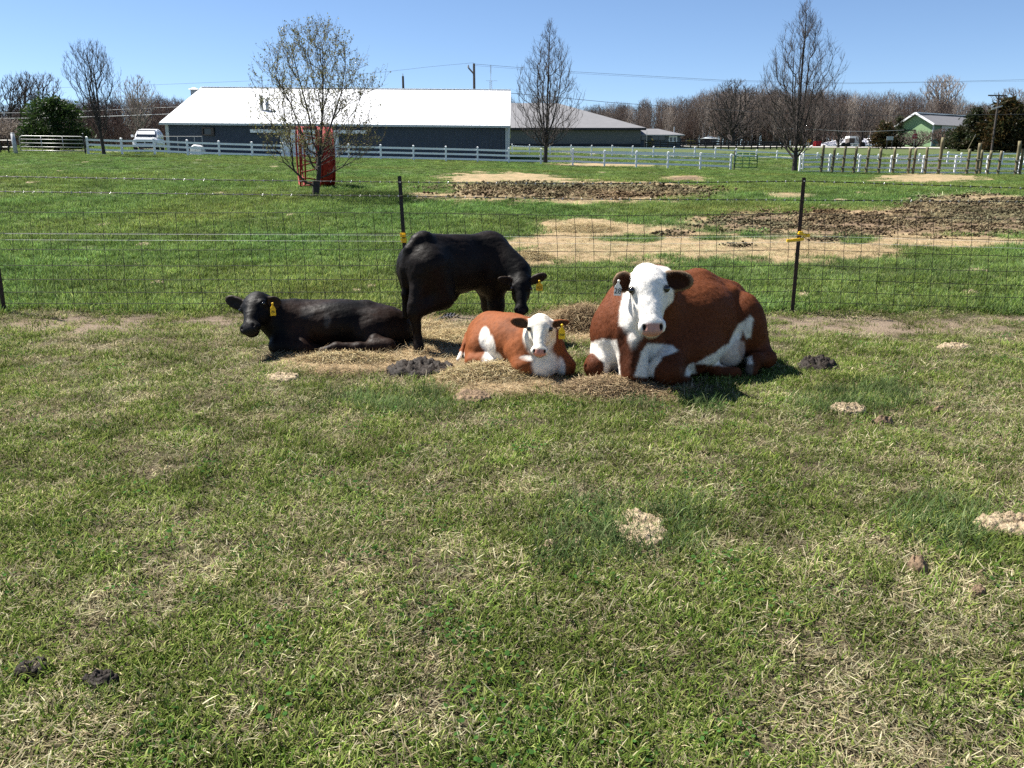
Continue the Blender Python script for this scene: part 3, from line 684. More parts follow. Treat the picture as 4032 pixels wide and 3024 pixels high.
# ---- the small red and white calf
def build_calf():
    f = SDF(); O = np.array([0.0, 7.35, 0.0])
    ax = nrm((-.55, .72, 0)); sd = nrm((.72, .55, 0)); A = np.stack([ax, sd, (0, 0, 1)])
    f.E((.22, 7.12, .24), (.23, .21, .235), k=.08)                               # chest
    f.E((-.02, 7.42, .265), (.40, .245, .235), A, k=.10)                         # barrel
    f.E((-.20, 7.66, .25), (.25, .22, .225), A, k=.08)                           # rump
    f.Cp((.16, 7.25, .42), (-.22, 7.66, .39), .075, .075, k=.08)
    f.E((-.30, 7.52, .17), (.13, .18, .175), k=.07)                              # thigh
    f.chain([(-.36, 7.55, .10), (-.36, 7.36, .075), (-.26, 7.32, .085), (-.20, 7.27, .075)], [.085, .060, .060, .052], k=.05)
    f.chain([(.08, 7.10, .22), (.10, 6.98, .11), (.16, 7.1, .05)], [.135, .095, .05], k=.05)       # folded foreleg, left
    f.chain([(.36, 7.12, .20), (.46, 7.05, .10), (.42, 7.2, .05)], [.12, .085, .05], k=.05)        # right
    f.Cp((.24, 7.08, .32), (.26, 6.98, .44), .155, .115, k=.09)                  # neck
    f.E((.27, 6.96, .15), (.13, .10, .14), k=.06)
    f.chain([(-.42, 7.75, .25), (-.47, 7.62, .12), (-.50, 7.52, .06)], [.03, .022, .02], k=.02)
    poll = P(2127, 1246, 6.93); muz = P(2124, 1402, 6.74)
    H = Head(poll, muz, (-.04, -1, .38), wide=1.10); H.build(f)
    E1 = H.ear(f, -1, (-.19, .14, -.14), P_loc(H, 2012, 1262, 6.98), (.1, .7, .8), .135, .03)
    E2 = H.ear(f, 1, (.19, .14, -.14), P_loc(H, 2240, 1268, 6.98), (0, .9, .6), .105, .03)
    BC = np.array([.195, .060, .019])
    def paint(V, N):
        w = noise3(V, 9, 3) * .5; col = np.repeat(BC[None], len(V), 0) * (1 + .3 * noise3(V, 5, 9))[:, None]
        col = lerp(col, BC * .62, sstep(.05, .3, noise3(V, 5, 20)) * .8)
        def em(c, r, soft=.2): return 1 - sstep(1 - soft, 1 + soft, np.linalg.norm((V - np.array(c)) / np.array(r), axis=1) + w * .5)
        wh = np.maximum.reduce([em((-.245, 7.30, .30), (.055, .20, .10)), em((-.20, 7.22, .20), (.055, .16, .14)), em((-.13, 7.20, .08), (.06, .12, .11)), em((-.20, 7.27, .08), (.075, .10, .10)),
                                em((.29, 6.88, .12), (.13, .16, .15)), em((.13, 6.90, .205), (.075, .05, .025)), em((-.50, 7.53, .07), (.08, .08, .08)), em((.40, 6.98, .10), (.06, .1, .1))])
        col = lerp(col, WHITE, wh); col = lerp(col, BC, em((.08, 6.94, .10), (.11, .14, .11)) * .97)
        col, ins = face_paint(col, V, H, WHITE * np.array([1.02, 1.0, .95]), zlim=-.40, eyer=.046, nose=PINK * np.array([1.1, .95, .9]))
        q = H.loc(V)
        for sx in (-1, 1): col = lerp(col, np.array([.22, .07, .04]), 1 - sstep(.03, .045, np.linalg.norm((q - np.array([sx * .215, .42, .07])) * [1, .6, .5], axis=1)))
        for c, A_, r in (E1, E2):
            p = (V - c) @ A_.T; m = 1 - sstep(.9, 1.05, np.linalg.norm(p / np.array(r), axis=1)); edge = sstep(.6, .95, np.linalg.norm(p[:, :2] / np.array(r)[:2], axis=1))
            front = sstep(-.2, .3, N @ A_[2]); col = lerp(col, lerp(lerp(np.repeat(BC[None], len(V), 0), np.array([.05, .026, .016]), front), BC * 1.2, edge), m)
        return col
    skip = lambda p: (H.loc(p)[:, 1] > .84) & (H.loc(p)[:, 2] > -.1)
    root = animal('calf', 'small red calf with white face lying in straw in the middle of the group', 'calf', f, .0095, paint, 'fur_calf', O, 45000, (-.3, .5, -.6), 'cattle resting by the wire fence', hl=.017, hw=.0013, seed=8, skip=skip)
    eyes(root, H, O, .0195)
    t = ear_tag(root, O, P(2213, 1276, 6.84), (1, 0, 0), (.03, 0, -1), .054, .128, M['yellow_plastic'], '102F', .024); t['label'] = 'yellow ear tag lettered 102F'
build_calf()

BLACK = np.array([.0034, .0029, .0027])
def black_paint(H, ears, brown, dust=()):
    def paint(V, N):
        col = np.repeat(BLACK[None], len(V), 0) * (1 + .5 * noise3(V, 6, 4))[:, None]
        col = lerp(col, brown, np.clip(sstep(.0, .35, noise3(V, 3, 11) + .18), 0, 1) * (1 - sstep(.3, .5, np.abs(H.loc(V)[:, 0]) * -1 + .8)) * .9)
        for c, r, k in dust: col = lerp(col, np.array([.055, .050, .046]), emask(V + (noise3(V, 14)[:, None]) * .06, c, r, .3) * k)
        col, _ = face_paint(col, V, H, BLACK * 1.15, nose=np.array([.016, .015, .016]), eyer=.035)
        for c, A_, r in ears:
            p = (V - c) @ A_.T; m = 1 - sstep(.9, 1.05, np.linalg.norm(p / np.array(r), axis=1)); edge = sstep(.68, .95, np.linalg.norm(p[:, :2] / np.array(r)[:2], axis=1))
            col = lerp(col, np.array([.028, .02, .015]) * (1 + edge[:, None]), m * .8)
        return col
    return paint
# ---- the black calf lying on the left
def build_black_lying():
    f = SDF(); O = np.array([-1.8, 8.25, 0.0])
    ax = nrm((1, .22, 0)); sd = nrm((.22, -1, 0)); A = np.stack([ax, sd, (0, 0, 1)])
    f.E((-2.20, 8.22, .25), (.26, .22, .25), A, k=.08)
    f.E((-1.78, 8.30, .265), (.48, .25, .235), A, k=.10)
    f.E((-1.36, 8.40, .225), (.30, .24, .215), A, k=.09)
    f.Cp((-2.18, 8.28, .43), (-1.50, 8.42, .385), .07, .075, k=.08)
    f.Cp((-1.50, 8.42, .38), (-1.20, 8.48, .25), .075, .075, k=.08)
    f.E((-1.40, 8.22, .17), (.21, .14, .18), A, k=.06)
    f.chain([(-1.36, 8.10, .11), (-1.22, 8.06, .08), (-1.50, 7.99, .08), (-1.72, 7.97, .085), (-1.86, 7.96, .045)], [.09, .065, .052, .044, .045], k=.04)
    f.chain([(-2.22, 8.08, .20), (-2.28, 7.96, .10), (-2.02, 7.99, .06)], [.12, .09, .05], k=.05)
    f.chain([(-2.10, 8.06, .16), (-2.06, 7.96, .08), (-1.90, 8.05, .05)], [.10, .07, .04], k=.05)
    f.Cp((-2.28, 8.20, .33), (-2.44, 8.06, .47), .165, .12, k=.09)
    f.Cp((-2.32, 8.08, .25), (-2.42, 8.00, .36), .12, .10, k=.08)
    f.E((-1.13, 8.42, .17), (.11, .15, .16), k=.07)
    poll = P(1000, 1163, 8.02); muz = P(983, 1312, 7.66)
    H = Head(poll, muz, (-.26, -1, .42), wide=1.12); H.build(f)
    E1 = H.ear(f, -1, (-.19, .14, -.14), P_loc(H, 890, 1176, 8.06), (.1, .7, .8), .135, .03)
    E2 = H.ear(f, 1, (.19, .12, -.14), P_loc(H, 1106, 1190, 8.02), (-.1, .8, .7), .13, .03)
    dust = [((-2.02, 8.09, .42), (.07, .09, .06), .7), ((-1.82, 8.04, .36), (.035, .06, .09), .8), ((-1.45, 8.2, .4), (.10, .1, .03), .4)]
    root = animal('calf', 'black calf lying on the left with head turned and yellow ear tag', 'calf', f, .0105, black_paint(H, (E1, E2), np.array([.021, .0105, .0068]), dust), 'fur_black', O, 45000, (.6, .1, -.6), 'cattle resting by the wire fence', hl=.020, hw=.0014, seed=11)
    eyes(root, H, O, .019)
    t = ear_tag(root, O, P(1072, 1192, 7.92), (.75, .6, 0), (.02, 0, -1), .055, .125, M['yellow_plastic'], 'F0', .034); t['label'] = 'yellow ear tag half in shade'
build_black_lying()
# ---- the black calf standing, head down
def build_black_standing():
    f = SDF(); O = np.array([-.6, 8.5, 0.0])
    r0 = np.array([-.88, 8.22, .86]); s0 = np.array([-.27, 8.78, .83]); ax = nrm((s0 - r0) * [1, 1, 0]); sd = nrm((ax[1], -ax[0], 0)); A = np.stack([ax, sd, (0, 0, 1)])
    f.E(r0 + ax * .06, (.28, .195, .27), A, k=.10)
    f.E((r0 + s0) / 2 + [0, 0, -.03], (.44, .225, .285), A, k=.12)
    f.E(s0 - ax * .02, (.25, .20, .29), A, k=.10)
    f.Cp(r0 + np.array([-.02, 0, .22]), s0 + np.array([.02, 0, .20]), .075, .08, k=.10)
    f.E(r0 + np.array([.02, -.02, .255]), (.085, .075, .075), k=.06)             # tail head
    for sgn, foot in ((1, np.array([-.925, 8.02, 0])), (-1, np.array([-1.04, 8.56, 0]))):
        hip = r0 + sd * .10 * sgn; stf = hip + np.array([.10, .06, -.30]); hock = foot + np.array([.01, .0, .42]) - ax * .045
        f.Cp(hip, stf, .20, .14, k=.09); f.Cp(stf, hock, .125, .068, k=.07); f.Cp(hip - ax * .10 + [0, 0, -.1], hock + [0, 0, .10], .10, .065, k=.08)
        f.chain([hock, foot + np.array([.0, 0, .16]), foot + np.array([.005, -.01, .09]), foot + np.array([.0, -.03, .025])], [.062, .038, .047, .050], k=.035)
    for sgn, dx in ((1, 0), (-1, .0)):
        sh = s0 + sd * .10 * sgn + np.array([0, 0, -.12]); foot = np.array([s0[0], s0[1], 0]) + sd * .095 * sgn + ax * (.05 if sgn > 0 else .12)
        f.chain([sh, foot + [0, 0, .42], foot + [0, 0, .36], foot + [0, 0, .10], foot + [0, 0, .02]], [.15, .078, .074, .050, .055], k=.06)
    f.E(s0 + np.array([.05, -.02, -.20]), (.17, .17, .14), k=.08)                # brisket
    f.E((-.60, 8.42, .525), (.05, .05, .06), k=.06)
    f.Cp(s0 + np.array([.06, .0, .12]), P(2040, 1066, 8.60), .185, .130, k=.12)   # neck
    f.Cp(s0 + np.array([.08, -.02, -.06]), P(2040, 1110, 8.56), .15, .11, k=.12)
    poll = P(2052, 1086, 8.46); muz = P(2052, 1240, 8.28)
    H = Head(poll, muz, (.06, -1, .30), wide=1.0); H.build(f)
    E1 = H.ear(f, -1, (-.19, .12, -.14), P_loc(H, 1962, 1098, 8.40), (.1, .75, .7), .125, .028)
    E2 = H.ear(f, 1, (.19, .12, -.14), P_loc(H, 2150, 1082, 8.46), (-.1, .75, .7), .125, .028)
    f.chain([r0 + np.array([-.05, -.07, .25]), r0 + np.array([-.12, -.11, .16]), r0 + np.array([-.165, -.10, -.02]), r0 + np.array([-.175, -.08, -.28]), np.array([-1.06, 8.16, .36])], [.05, .040, .032, .028, .035], k=.05)
    root = animal('calf', 'black calf standing with head lowered behind the small red calf', 'calf', f, .0115, black_paint(H, (E1, E2), np.array([.010, .0062, .0048])), 'fur_black', O, 50000, (-.4, -.2, -.8), 'cattle resting by the wire fence', hl=.020, hw=.0014, seed=14)
    eyes(root, H, O, .019)
    t = ear_tag(root, O, P(2124, 1104, 8.36), (.98, -.2, 0), (.04, 0, -1), .068, .105, M['yellow_plastic'], 'F03', .036); t['label'] = 'yellow ear tag lettered F03'
build_black_standing()
# ------------------------------------------------------------------ the near wire fence
FY = 10.35
def fence_y(x): return FY + .06 * math.sin(x * .5)
wf = thing('wire_fence', 'woven wire fence with two barbed strands on black steel posts behind the cattle', 'fence', (0, FY, 0))
def wpt(px, py, dy=0.0):                      # a point on the fence plane, in the fence's own frame
    p = P(px, py, FY + dy); return np.array([p[0], dy, p[2]])
def tpost(base, top, m, name='post'):
    b = MB(); a = np.array(base); t = np.array(top); d = nrm(t - a); w = .021
    b.bar(a, t, .046, .008, up=(0, 1, 0)); b.bar(a + np.array([0, .022, 0]), t + np.array([0, .022, 0]), .009, .038, up=(0, 1, 0))
    o = b.build(name, m, wf)
    L = np.linalg.norm(t - a); s = MB()
    for k in range(int(L / .09)):
        c = t - d * (.03 + k * .09); s.box((c[0] - .006, -.013, c[2] - .012), (c[0] + .006, -.004, c[2] + .004))
    tag(s.build('stud', M['barb_wire'], o), kind='stuff'); return o
t1 = tpost(wpt(1612, 1262), wpt(1573, 693), M['post_black']); t2 = tpost(wpt(3118, 1246), wpt(3166, 699), M['post_rust']); t0 = tpost(wpt(22, 1258), wpt(-62, 690), M['post_rust'])
for x_, pts in ((t1, ((1588, 925), (1591, 946))), (t2, ((3152, 926), (3142, 944)))):
    for q, (px, py) in enumerate(pts):
        b = MB(); c = wpt(px, py)
        if x_ is t1: b.box((c[0] - .036, -.045, c[2] - .026), (c[0] + .036, -.008, c[2] + .026)); b.box((c[0] - .012, -.062, c[2] - .012), (c[0] + .030, -.045, c[2] + .010))
        elif q == 0: b.bar(c + [-.04, -.03, .03], c + [.07, -.03, -.01], .03, .035); b.box((c[0] - .035, -.05, c[2] + .01), (c[0] + .01, -.02, c[2] + .05)); b.box((c[0] + .06, -.055, c[2] - .02), (c[0] + .10, -.025, c[2] + .02))
        else: b.bar(c + [-.13, -.035, -.012], c + [.06, -.035, .012], .025, .038); b.box((c[0] - .15, -.05, c[2] - .03), (c[0] - .115, -.02, c[2] + .01))
        b.build('insulator', M['yellow_plastic'], x_, bevel=.004)
def poly(pts):                                # photo polyline -> interpolated px list
    xs = np.array([p[0] for p in pts], float); ys = np.array([p[1] for p in pts], float)
    return lambda x: np.interp(x, xs, ys)
BW = [poly([(-250, 690), (0, 695), (800, 708), (1576, 717), (2300, 724), (3164, 713), (4032, 741), (4300, 745)]), poly([(-250, 748), (0, 754), (800, 764), (1580, 772), (2300, 784), (3155, 788), (4032, 794), (4300, 796)])]
for k, fn in enumerate(BW):
    xs = np.arange(-250, 4300, 14.0); A1 = []; A2 = []
    for i, x in enumerate(xs):
        p = wpt(x, fn(x), -.03); a = i * .9; r = .0032
        A1.append(p + np.array([0, r * math.cos(a), r * math.sin(a)])); A2.append(p - np.array([0, r * math.cos(a), r * math.sin(a)]))
    b = MB(); b.tube(A1, .0034, 4, False); b.tube(A2, .0034, 4, False); o = b.build('barbed_wire', M['barb_wire'], wf)
    bb = MB(); x = -240 + 30 * k
    while x < 4290:
        p = wpt(x, fn(x), -.03); b2 = [Vector((random.uniform(-.5, .5), random.uniform(-1, 1), random.uniform(-1, 1))).normalized() for _ in range(2)]
        for v in b2: bb.bar(Vector(p) - v * .016, Vector(p) + v * .016, .0036, .0036)
        bb.bar(Vector(p) - Vector((.008, 0, 0)), Vector(p) + Vector((.008, 0, 0)), .010, .010); x += random.uniform(34, 42)
    tag(bb.build('barb', M['galv'], o), kind='stuff')
ROWS = []
for base in (835, 918, 982, 1045, 1100, 1150, 1194, 1237):
    d = base - 835
    ROWS.append(poly([(-250, base - 4), (0, base), (700, base + 3 - d * .004), (1590, base + 3 - d * .01), (2300, base + 14 - d * .03), (2950, base + 10 - d * .03), (3140, base + 4 - d * .03), (3700, base + 24 - d * .03), (4032, base + 32 - d * .03), (4300, base + 34 - d * .03)]))
for fn in ROWS:
    xs = np.arange(-250, 4300, 24.0); pts = [wpt(x, fn(x) + random.uniform(-1, 1), .014) for x in xs]
    MB().tube(pts, .0036, 4, False).build('line_wire', M['wire'], wf)
x = -238.0
while x < 4290:
    off = random.uniform(-6, 6); drift = 34 if x < 1600 else (-26 if 2350 < x < 3150 or x > 3250 else 6); pts = []
    for i, fn in enumerate(ROWS):
        xx = x + off * .3 + drift * (i / 7.0) ** 1.2 * (1 if x < 1600 else 1) + random.uniform(-2, 2) - (0 if i else 6)
        pts.append(wpt(xx, fn(xx), .010))
    MB().tube(pts, .0031, 4, False).build('stay_wire', M['wire'], wf); x += random.uniform(66, 76)
for y0 in (924, 948):
    fn = poly([(-250, y0 - 6), (0, y0 - 4), (1590, y0 + 2), (2500, y0 + 14), (3150, y0 + 4), (4032, y0 + 30), (4300, y0 + 32)])
    MB().tube([wpt(x, fn(x), -.05) for x in np.arange(-250, 4300, 40.0)], .0013, 4, False).build('electric_strand', M['polywire'], wf)

# ------------------------------------------------------------------ hay piles, dung, feather
def strands(n, cx, cy, rx, ry, hgt, z0, cols, L=(.06, .22), w=.0016, seed=1):
    g = np.random.default_rng(seed); rr_ = np.sqrt(g.random(n)) ; a = g.random(n) * 6.283
    x = cx + rx * rr_ * np.cos(a); y = cy + ry * rr_ * np.sin(a); z = z0 + hgt * (1 - rr_ ** 2) * g.uniform(.55, 1.1, n) + .008
    ln = g.uniform(L[0], L[1], n); th = g.random(n) * 6.283; tl = g.normal(0, .38, n); bend = g.normal(0, .5, n)
    d = np.stack([np.cos(th) * np.cos(tl), np.sin(th) * np.cos(tl), np.sin(tl)], -1); s = np.stack([-np.sin(th), np.cos(th), 0 * th], -1)
    p1 = np.stack([x, y, z], -1); mid = p1 + s * (bend * ln * .25)[:, None]; p0 = p1 - d * (ln / 2)[:, None]; p2 = p1 + d * (ln / 2)[:, None]; p0[:, 2] -= ln * .12; p2[:, 2] -= ln * .12
    zmin = terrain(p0[:, 0], p0[:, 1]) + .006; p0[:, 2] = np.maximum(p0[:, 2], zmin); p2[:, 2] = np.maximum(p2[:, 2], terrain(p2[:, 0], p2[:, 1]) + .006)
    up = np.stack([g.normal(0, .4, n), g.normal(0, .4, n), np.ones(n)], -1); up /= np.linalg.norm(up, axis=1, keepdims=True); sv = np.cross(d, up); sv /= np.linalg.norm(sv, axis=1, keepdims=True); sv *= w * g.uniform(.6, 1.5, (n, 1))
    V = np.stack([p0 - sv, p0 + sv, mid - sv, mid + sv, p2 - sv, p2 + sv], 1).reshape(-1, 3); k = np.arange(n)[:, None] * 6
    F = np.concatenate([k + np.array([[0, 1, 3, 2]]), k + np.array([[2, 3, 5, 4]])]); c = np.array(cols)[g.integers(0, len(cols), n)] * g.uniform(.6, 1.3, (n, 1)); return V, F, np.repeat(c, 6, 0)
HAY = [(.50, .40, .22), (.40, .30, .16), (.58, .49, .30), (.27, .19, .11), (.34, .29, .15)]; HAYD = [(.24, .17, .10), (.32, .24, .14), (.16, .11, .07), (.42, .33, .2)]
def mound(name, label, px, py, rx, ry, h, n, cols, seed, L=(.06, .2)):
    p = Gp(px, py); cx, cy, z0 = p
    t = thing(name, label, 'hay', (cx, cy, z0), 'hay piles among the cattle'); na, nr = 28, 9; V = []; g = np.random.default_rng(seed)
    for i in range(nr + 1):
        for j in range(na):
            r_ = i / nr; a = 6.283 * j / na; w = 1 + .22 * (vnoise(3 * math.cos(a) + seed, 3 * math.sin(a) + seed) - .5); X = cx + rx * r_ * w * math.cos(a); Y = cy + ry * r_ * w * math.sin(a)
            V.append((X - cx, Y - cy, tz(X, Y) - z0 - .02 + h * .85 * (1 - r_ ** 1.7) * (.75 + .5 * float(vnoise(X * 9, Y * 9)))))
    F = [(i * na + j, i * na + (j + 1) % na, (i + 1) * na + (j + 1) % na, (i + 1) * na + j) for i in range(nr) for j in range(na)]
    o = obj('core', npmesh('core', np.array(V), np.array(F), smooth=True), M['hay_core'], t)
    V, F, c = strands(int(n * 2.2), cx, cy, rx * 1.08, ry * 1.08, h, z0, cols, L, seed=seed); so_ = obj('strands', npmesh('strands', V - p, F, cols=c), M['strand'], t); tag(so_, kind='stuff')
mat('hay_core', (.16, .115, .065), .95, var=.5, vscale=30, bump=.03, bscale=60, col2=(.32, .24, .14))
mound('hay_pile', 'tangled grey brown hay heap in front of the big cow', 2400, 1545, .42, .24, .12, 3600, HAYD, 21)
mound('hay_pile', 'golden hay heap in front of the small red calf', 1930, 1492, .46, .26, .13, 4000, HAY, 22)
mound('hay_pile', 'hay heap behind the small calf beside the cow shoulder', 2290, 1300, .40, .32, .28, 3600, HAYD, 23)
mound('hay_pile', 'thin golden hay heap below the lying black calf', 1360, 1428, .50, .18, .09, 3200, HAY, 24)
mound('hay_pile', 'loose hay bed under the standing black calf', 1790, 1340, .60, .45, .09, 5200, HAY, 25)
mound('hay_pile', 'flat scatter of hay behind the lying black calf near the post', 1640, 1290, .40, .28, .06, 1800, HAY, 26)
mound('hay_pile', 'low pale straw mound far behind the fence', 2304, 905, .85, .7, .14, 2600, HAY, 27, (.1, .4))
mound('hay_pile', 'small golden straw heap just beyond the fence wire', 2094, 1022, .42, .4, .16, 1800, HAY, 28, (.08, .3))
mat('dung_fresh', (.020, .0145, .011), .7, spec=.2, var=.5, vscale=12, bump=.012, bscale=40)
mat('dung_dry', (.26, .185, .11), .95, var=.35, vscale=22, bump=.03, bscale=38, col2=(.44, .35, .23))
mat('dung_brown', (.17, .115, .07), .95, var=.4, vscale=16, bump=.015, bscale=45)
def pat(label, px, py, rx, ry, h, m, seed, lobes=0, cat='dung'):
    p = Gp(px, py); na, nr = 56, 18; V = []
    for i in range(nr + 1):
        for j in range(na):
            r_ = i / nr; a = 6.283 * j / na; w = .78 + .5 * float(fbm(1.6 * math.cos(a) + seed * 3.1, 1.6 * math.sin(a) + seed, 3)); x = rx * r_ * w * math.cos(a); y = ry * r_ * w * math.sin(a)
            rd = 1 - r_ ** 4 if i < nr else -.25; w2 = float(fbm((p[0] + x) * 42 + seed, (p[1] + y) * 42, 3)) - .5
            z = (h + .012) * .9 * w2 * (i < nr) + h * rd * (.45 + 1.1 * float(fbm((p[0] + x) / rx * 2.2 + seed, (p[1] + y) / ry * 2.2, 3)) - (.35 if lobes and abs(math.sin(r_ * 9 + seed)) < .25 else 0)) 
            V.append((x, y, tz(p[0] + x, p[1] + y) - p[2] + z + (.012 if i < nr else -.03)))
    F = [(i * na + j, i * na + (j + 1) % na, (i + 1) * na + (j + 1) % na, (i + 1) * na + j) for i in range(nr) for j in range(na)]
    o = obj('dung_pat', npmesh('dung_pat', np.array(V), np.array(F), smooth=True), M[m], None, tuple(p)); tag(o, label, cat); return o
pat('large fresh black dung pat in front of the standing calf', 1655, 1467, .30, .26, .10, 'dung_fresh', 3, 1)
pat('fresh dark dung pat on the grass right of the big cow', 3212, 1452, .19, .12, .075, 'dung_fresh', 5, 1)
pat('dark dung lump nearest the lower left corner', 130, 2652, .066, .052, .032, 'dung_fresh', 7, 1)
pat('ridged dark dung lump right of the one at lower left', 402, 2694, .062, .044, .032, 'dung_fresh', 9, 1)
pat('big pale dried dung pat ringed by tall grass in the foreground', 2520, 2085, .135, .20, .035, 'dung_dry', 11, 1)
pat('pale dried dung pat cut by the right edge of the picture', 3985, 2085, .185, .125, .05, 'dung_dry', 13, 1)
pat('small round tan dung lump below the pat at the right edge', 3612, 2248, .042, .045, .045, 'dung_brown', 15)
pat('tiny tan dung crumb lower right of the round lump', 3852, 2338, .032, .022, .02, 'dung_brown', 17)
pat('pale crumb of dry dung left of the big foreground pat', 2168, 2158, .032, .03, .02, 'dung_dry', 19)
pat('small pale dung fleck just left of the big foreground pat', 2276, 2140, .016, .02, .015, 'dung_dry', 20)
pat('brown crusty dried dung pat below the golden hay heap', 1858, 1572, .15, .14, .05, 'dung_brown', 21, 1)
pat('flat tan dung pat below the lying black calf', 1112, 1490, .15, .13, .025, 'dung_dry', 23, 1)
pat('pale dung pat with holes right of the big cow', 3336, 1622, .14, .10, .045, 'dung_dry', 25, 1)
pat('small brown dung pat right of the pale pat with holes', 3476, 1674, .075, .05, .05, 'dung_brown', 27)
pat('long flat tan dung pat near the fence at right', 3760, 1372, .17, .09, .04, 'dung_dry', 29)
pat('small dark dung crumb at right in the mid grass', 3695, 1624, .05, .035, .03, 'dung_brown', 31)
k = 0
for px, py, s in ((235,675,.22),(410,887,.26),(570,965,.2),(620,1118,.13),(545,1046,.1),(340,640,.3),(130,720,.3),(870,762,.3),(1150,850,.25),(1080,657,.35),(2370,680,.4),(2570,683,.35),(3390,760,.35),(3310,790,.3),(3250,812,.25),(3850,1070,.2),(3820,1155,.14),(3165,1165,.11),(1465,1130,.10),(1405,1148,.12),(780,632,.4),(3180,650,.4),(2880,688,.35)):
    lab = ['pale dry dung pat, number %s counted from the left among those in the field'][0]
    o = pat('x', px, py, s * .8, s * .8 * 1.2, .03, 'dung_dry', 40 + k); o['group'] = 'dry dung pats scattered over the far field'; o['label'] = 'small pale dry dung pat in the green field behind the wire fence'; k += 1
def feather():
    p = Gp(1762, 1268); t = thing('feather', 'black and white striped feather lying behind the standing calf legs', 'feather', tuple(p), rz=.25)
    MB().tube([(-.16, 0, .03), (0, .0, .075), (.13, 0, .07)], [.003, .003, .001], 5).build('quill', M['tag_white'], t)
    for i in range(12):
        x = -.10 + i * .019; zc = .055 + .02 * math.sin(i / 12 * 3); w = .035 * math.sin(math.pi * (i + 2) / 15)
        for sx in (-1, 1):
            MB().add([(x, 0, zc), (x + .018, 0, zc), (x + .045, .3 * w, zc + sx * w), (x + .027, .3 * w, zc + sx * w)], [(0, 1, 2, 3)])
            b = MB(); b.add([(x, 0, zc), (x + .018, 0, zc), (x + .045, .3 * w, zc + sx * w), (x + .027, .3 * w, zc + sx * w)], [(0, 1, 2, 3)]); b.build('barb', M['ink'] if i % 2 else M['tag_white'], t)
feather()

# ------------------------------------------------------------------ white board fences
def board_fence(name, label, pts, n_rails, post_h, mt, pw=.125, rail_h=.14, rail_t=.04, cap=True, tops=None, below=.5):
    o0 = np.array([pts[0][0], pts[0][1], 0]); t = thing(name, label, 'fence', tuple(o0)); info = []
    shared = {}
    for i, p in enumerate(pts):
        zt = (tops[i] if tops else tz(p[0], p[1]) + post_h); info.append((p[0] - o0[0], p[1] - o0[1], zt)); h = post_h + below
        if 'post' not in shared:
            b = MB(); b.box((-pw / 2, -pw / 2, -h), (pw / 2, pw / 2, 0)); me = b.build('post', M[mt], t); shared['post'] = me.data; po = me
        else: po = obj('post', shared['post'], None, t)
        po.location = info[-1]
        if cap:
            if 'cap' not in shared:
                b = MB(); w = pw * .62; b.add([(-w, -w, 0), (w, -w, 0), (w, w, 0), (-w, w, 0), (-w, -w, .03), (w, -w, .03), (w, w, .03), (-w, w, .03), (0, 0, .075)], [(3, 2, 1, 0), (0, 1, 5, 4), (1, 2, 6, 5), (2, 3, 7, 6), (3, 0, 4, 7), (4, 5, 8), (5, 6, 8), (6, 7, 8), (7, 4, 8)]); c_ = b.build('cap', M[mt], po); shared['cap'] = c_.data
            else: obj('cap', shared['cap'], None, po)
    for i in range(len(pts) - 1):
        nr = n_rails(i) if callable(n_rails) else n_rails; a, b_ = np.array(info[i]), np.array(info[i + 1])
        for k in range(nr):
            dz = .16 + k * (.345 if post_h > 1.2 else (post_h - .28) / max(nr - 1, 1)); d = nrm(b_ - a)
            MB().bar(a - [0, 0, dz] + d * (pw / 2 - .03), b_ - [0, 0, dz] - d * (pw / 2 - .03), rail_t, rail_h).build('rail', M[mt], t)
    return t
def at(px, py, Y): p = P(px, py, Y); return p
tops = [(340,537),(475,542),(604,542),(735,549),(860,553),(990,557),(1113,561),(1240,563),(1372,565),(1498,568),(1627,571),(1755,574),(1880,577),(2003,581),(2130,583),(2256,584),(2381,590),(2507,593),(2632,596),(2760,600),(2880,605)]
pp = [at(x, y, 64) for x, y in tops]
board_fence('board_fence', 'long white board fence running in front of the navy barn', [(p[0], 64) for p in pp], lambda i: 4 if i < 5 else 4, 1.32, 'white_vinyl', tops=[p[2] - .075 for p in pp])
tops2 = [(2016,566),(2085,569),(2166,570),(2249,570),(2330,571),(2411,571),(2492,573),(2574,575),(2655,576),(2737,577),(2818,580),(2900,584),(2980,589),(3061,593),(3141,598),(3220,600),(3300,603),(3380,605),(3460,606)]
pp = [at(x, y, 93) for x, y in tops2]
board_fence('board_fence', 'white board fence farther back along the gravel drive', [(p[0], 93) for p in pp], 3, 1.2, 'white_vinyl', tops=[p[2] - .075 for p in pp])
tops3 = [(3153,607),(3270,605),(3388,609),(3513,610),(3640,610),(3767,611),(3893,612),(4020,614),(4150,616)]
pp = [at(x, y, 64) for x, y in tops3]
board_fence('board_fence', 'white four board corral fence behind the row of timber posts', [(p[0], 64) for p in pp], 4, 1.32, 'white_vinyl', tops=[p[2] - .075 for p in pp])
tops4 = [(3535,606),(3622,604),(3735,597),(3787,601),(3870,598),(3950,596),(4040,595),(4120,594)]
pp = [at(x, y, 84) for x, y in tops4]
board_fence('board_fence', 'short far stretch of white board fence behind the corral at the right edge', [(p[0], 84) for p in pp], 3, 1.2, 'white_vinyl', tops=[p[2] - .075 for p in pp])
# gate jamb beside the right pear tree
b = MB(); t = thing('panel_gate', 'narrow white gate edge on next to the right hand pear tree', 'gate', tuple(P(3147, 667, 64.4)))
for i in range(4): MB().bar((0, 0, .12 + i * .34), (.06, -.5, .12 + i * .34), .04, .12).build('rail', M['white_vinyl'], t)
MB().box((-.05, -.05, 0), (.05, .05, 1.3)).build('post', M['white_vinyl'], t); MB().box((.02, -.6, 0), (.12, -.5, 1.3)).build('post', M['white_vinyl'], t)
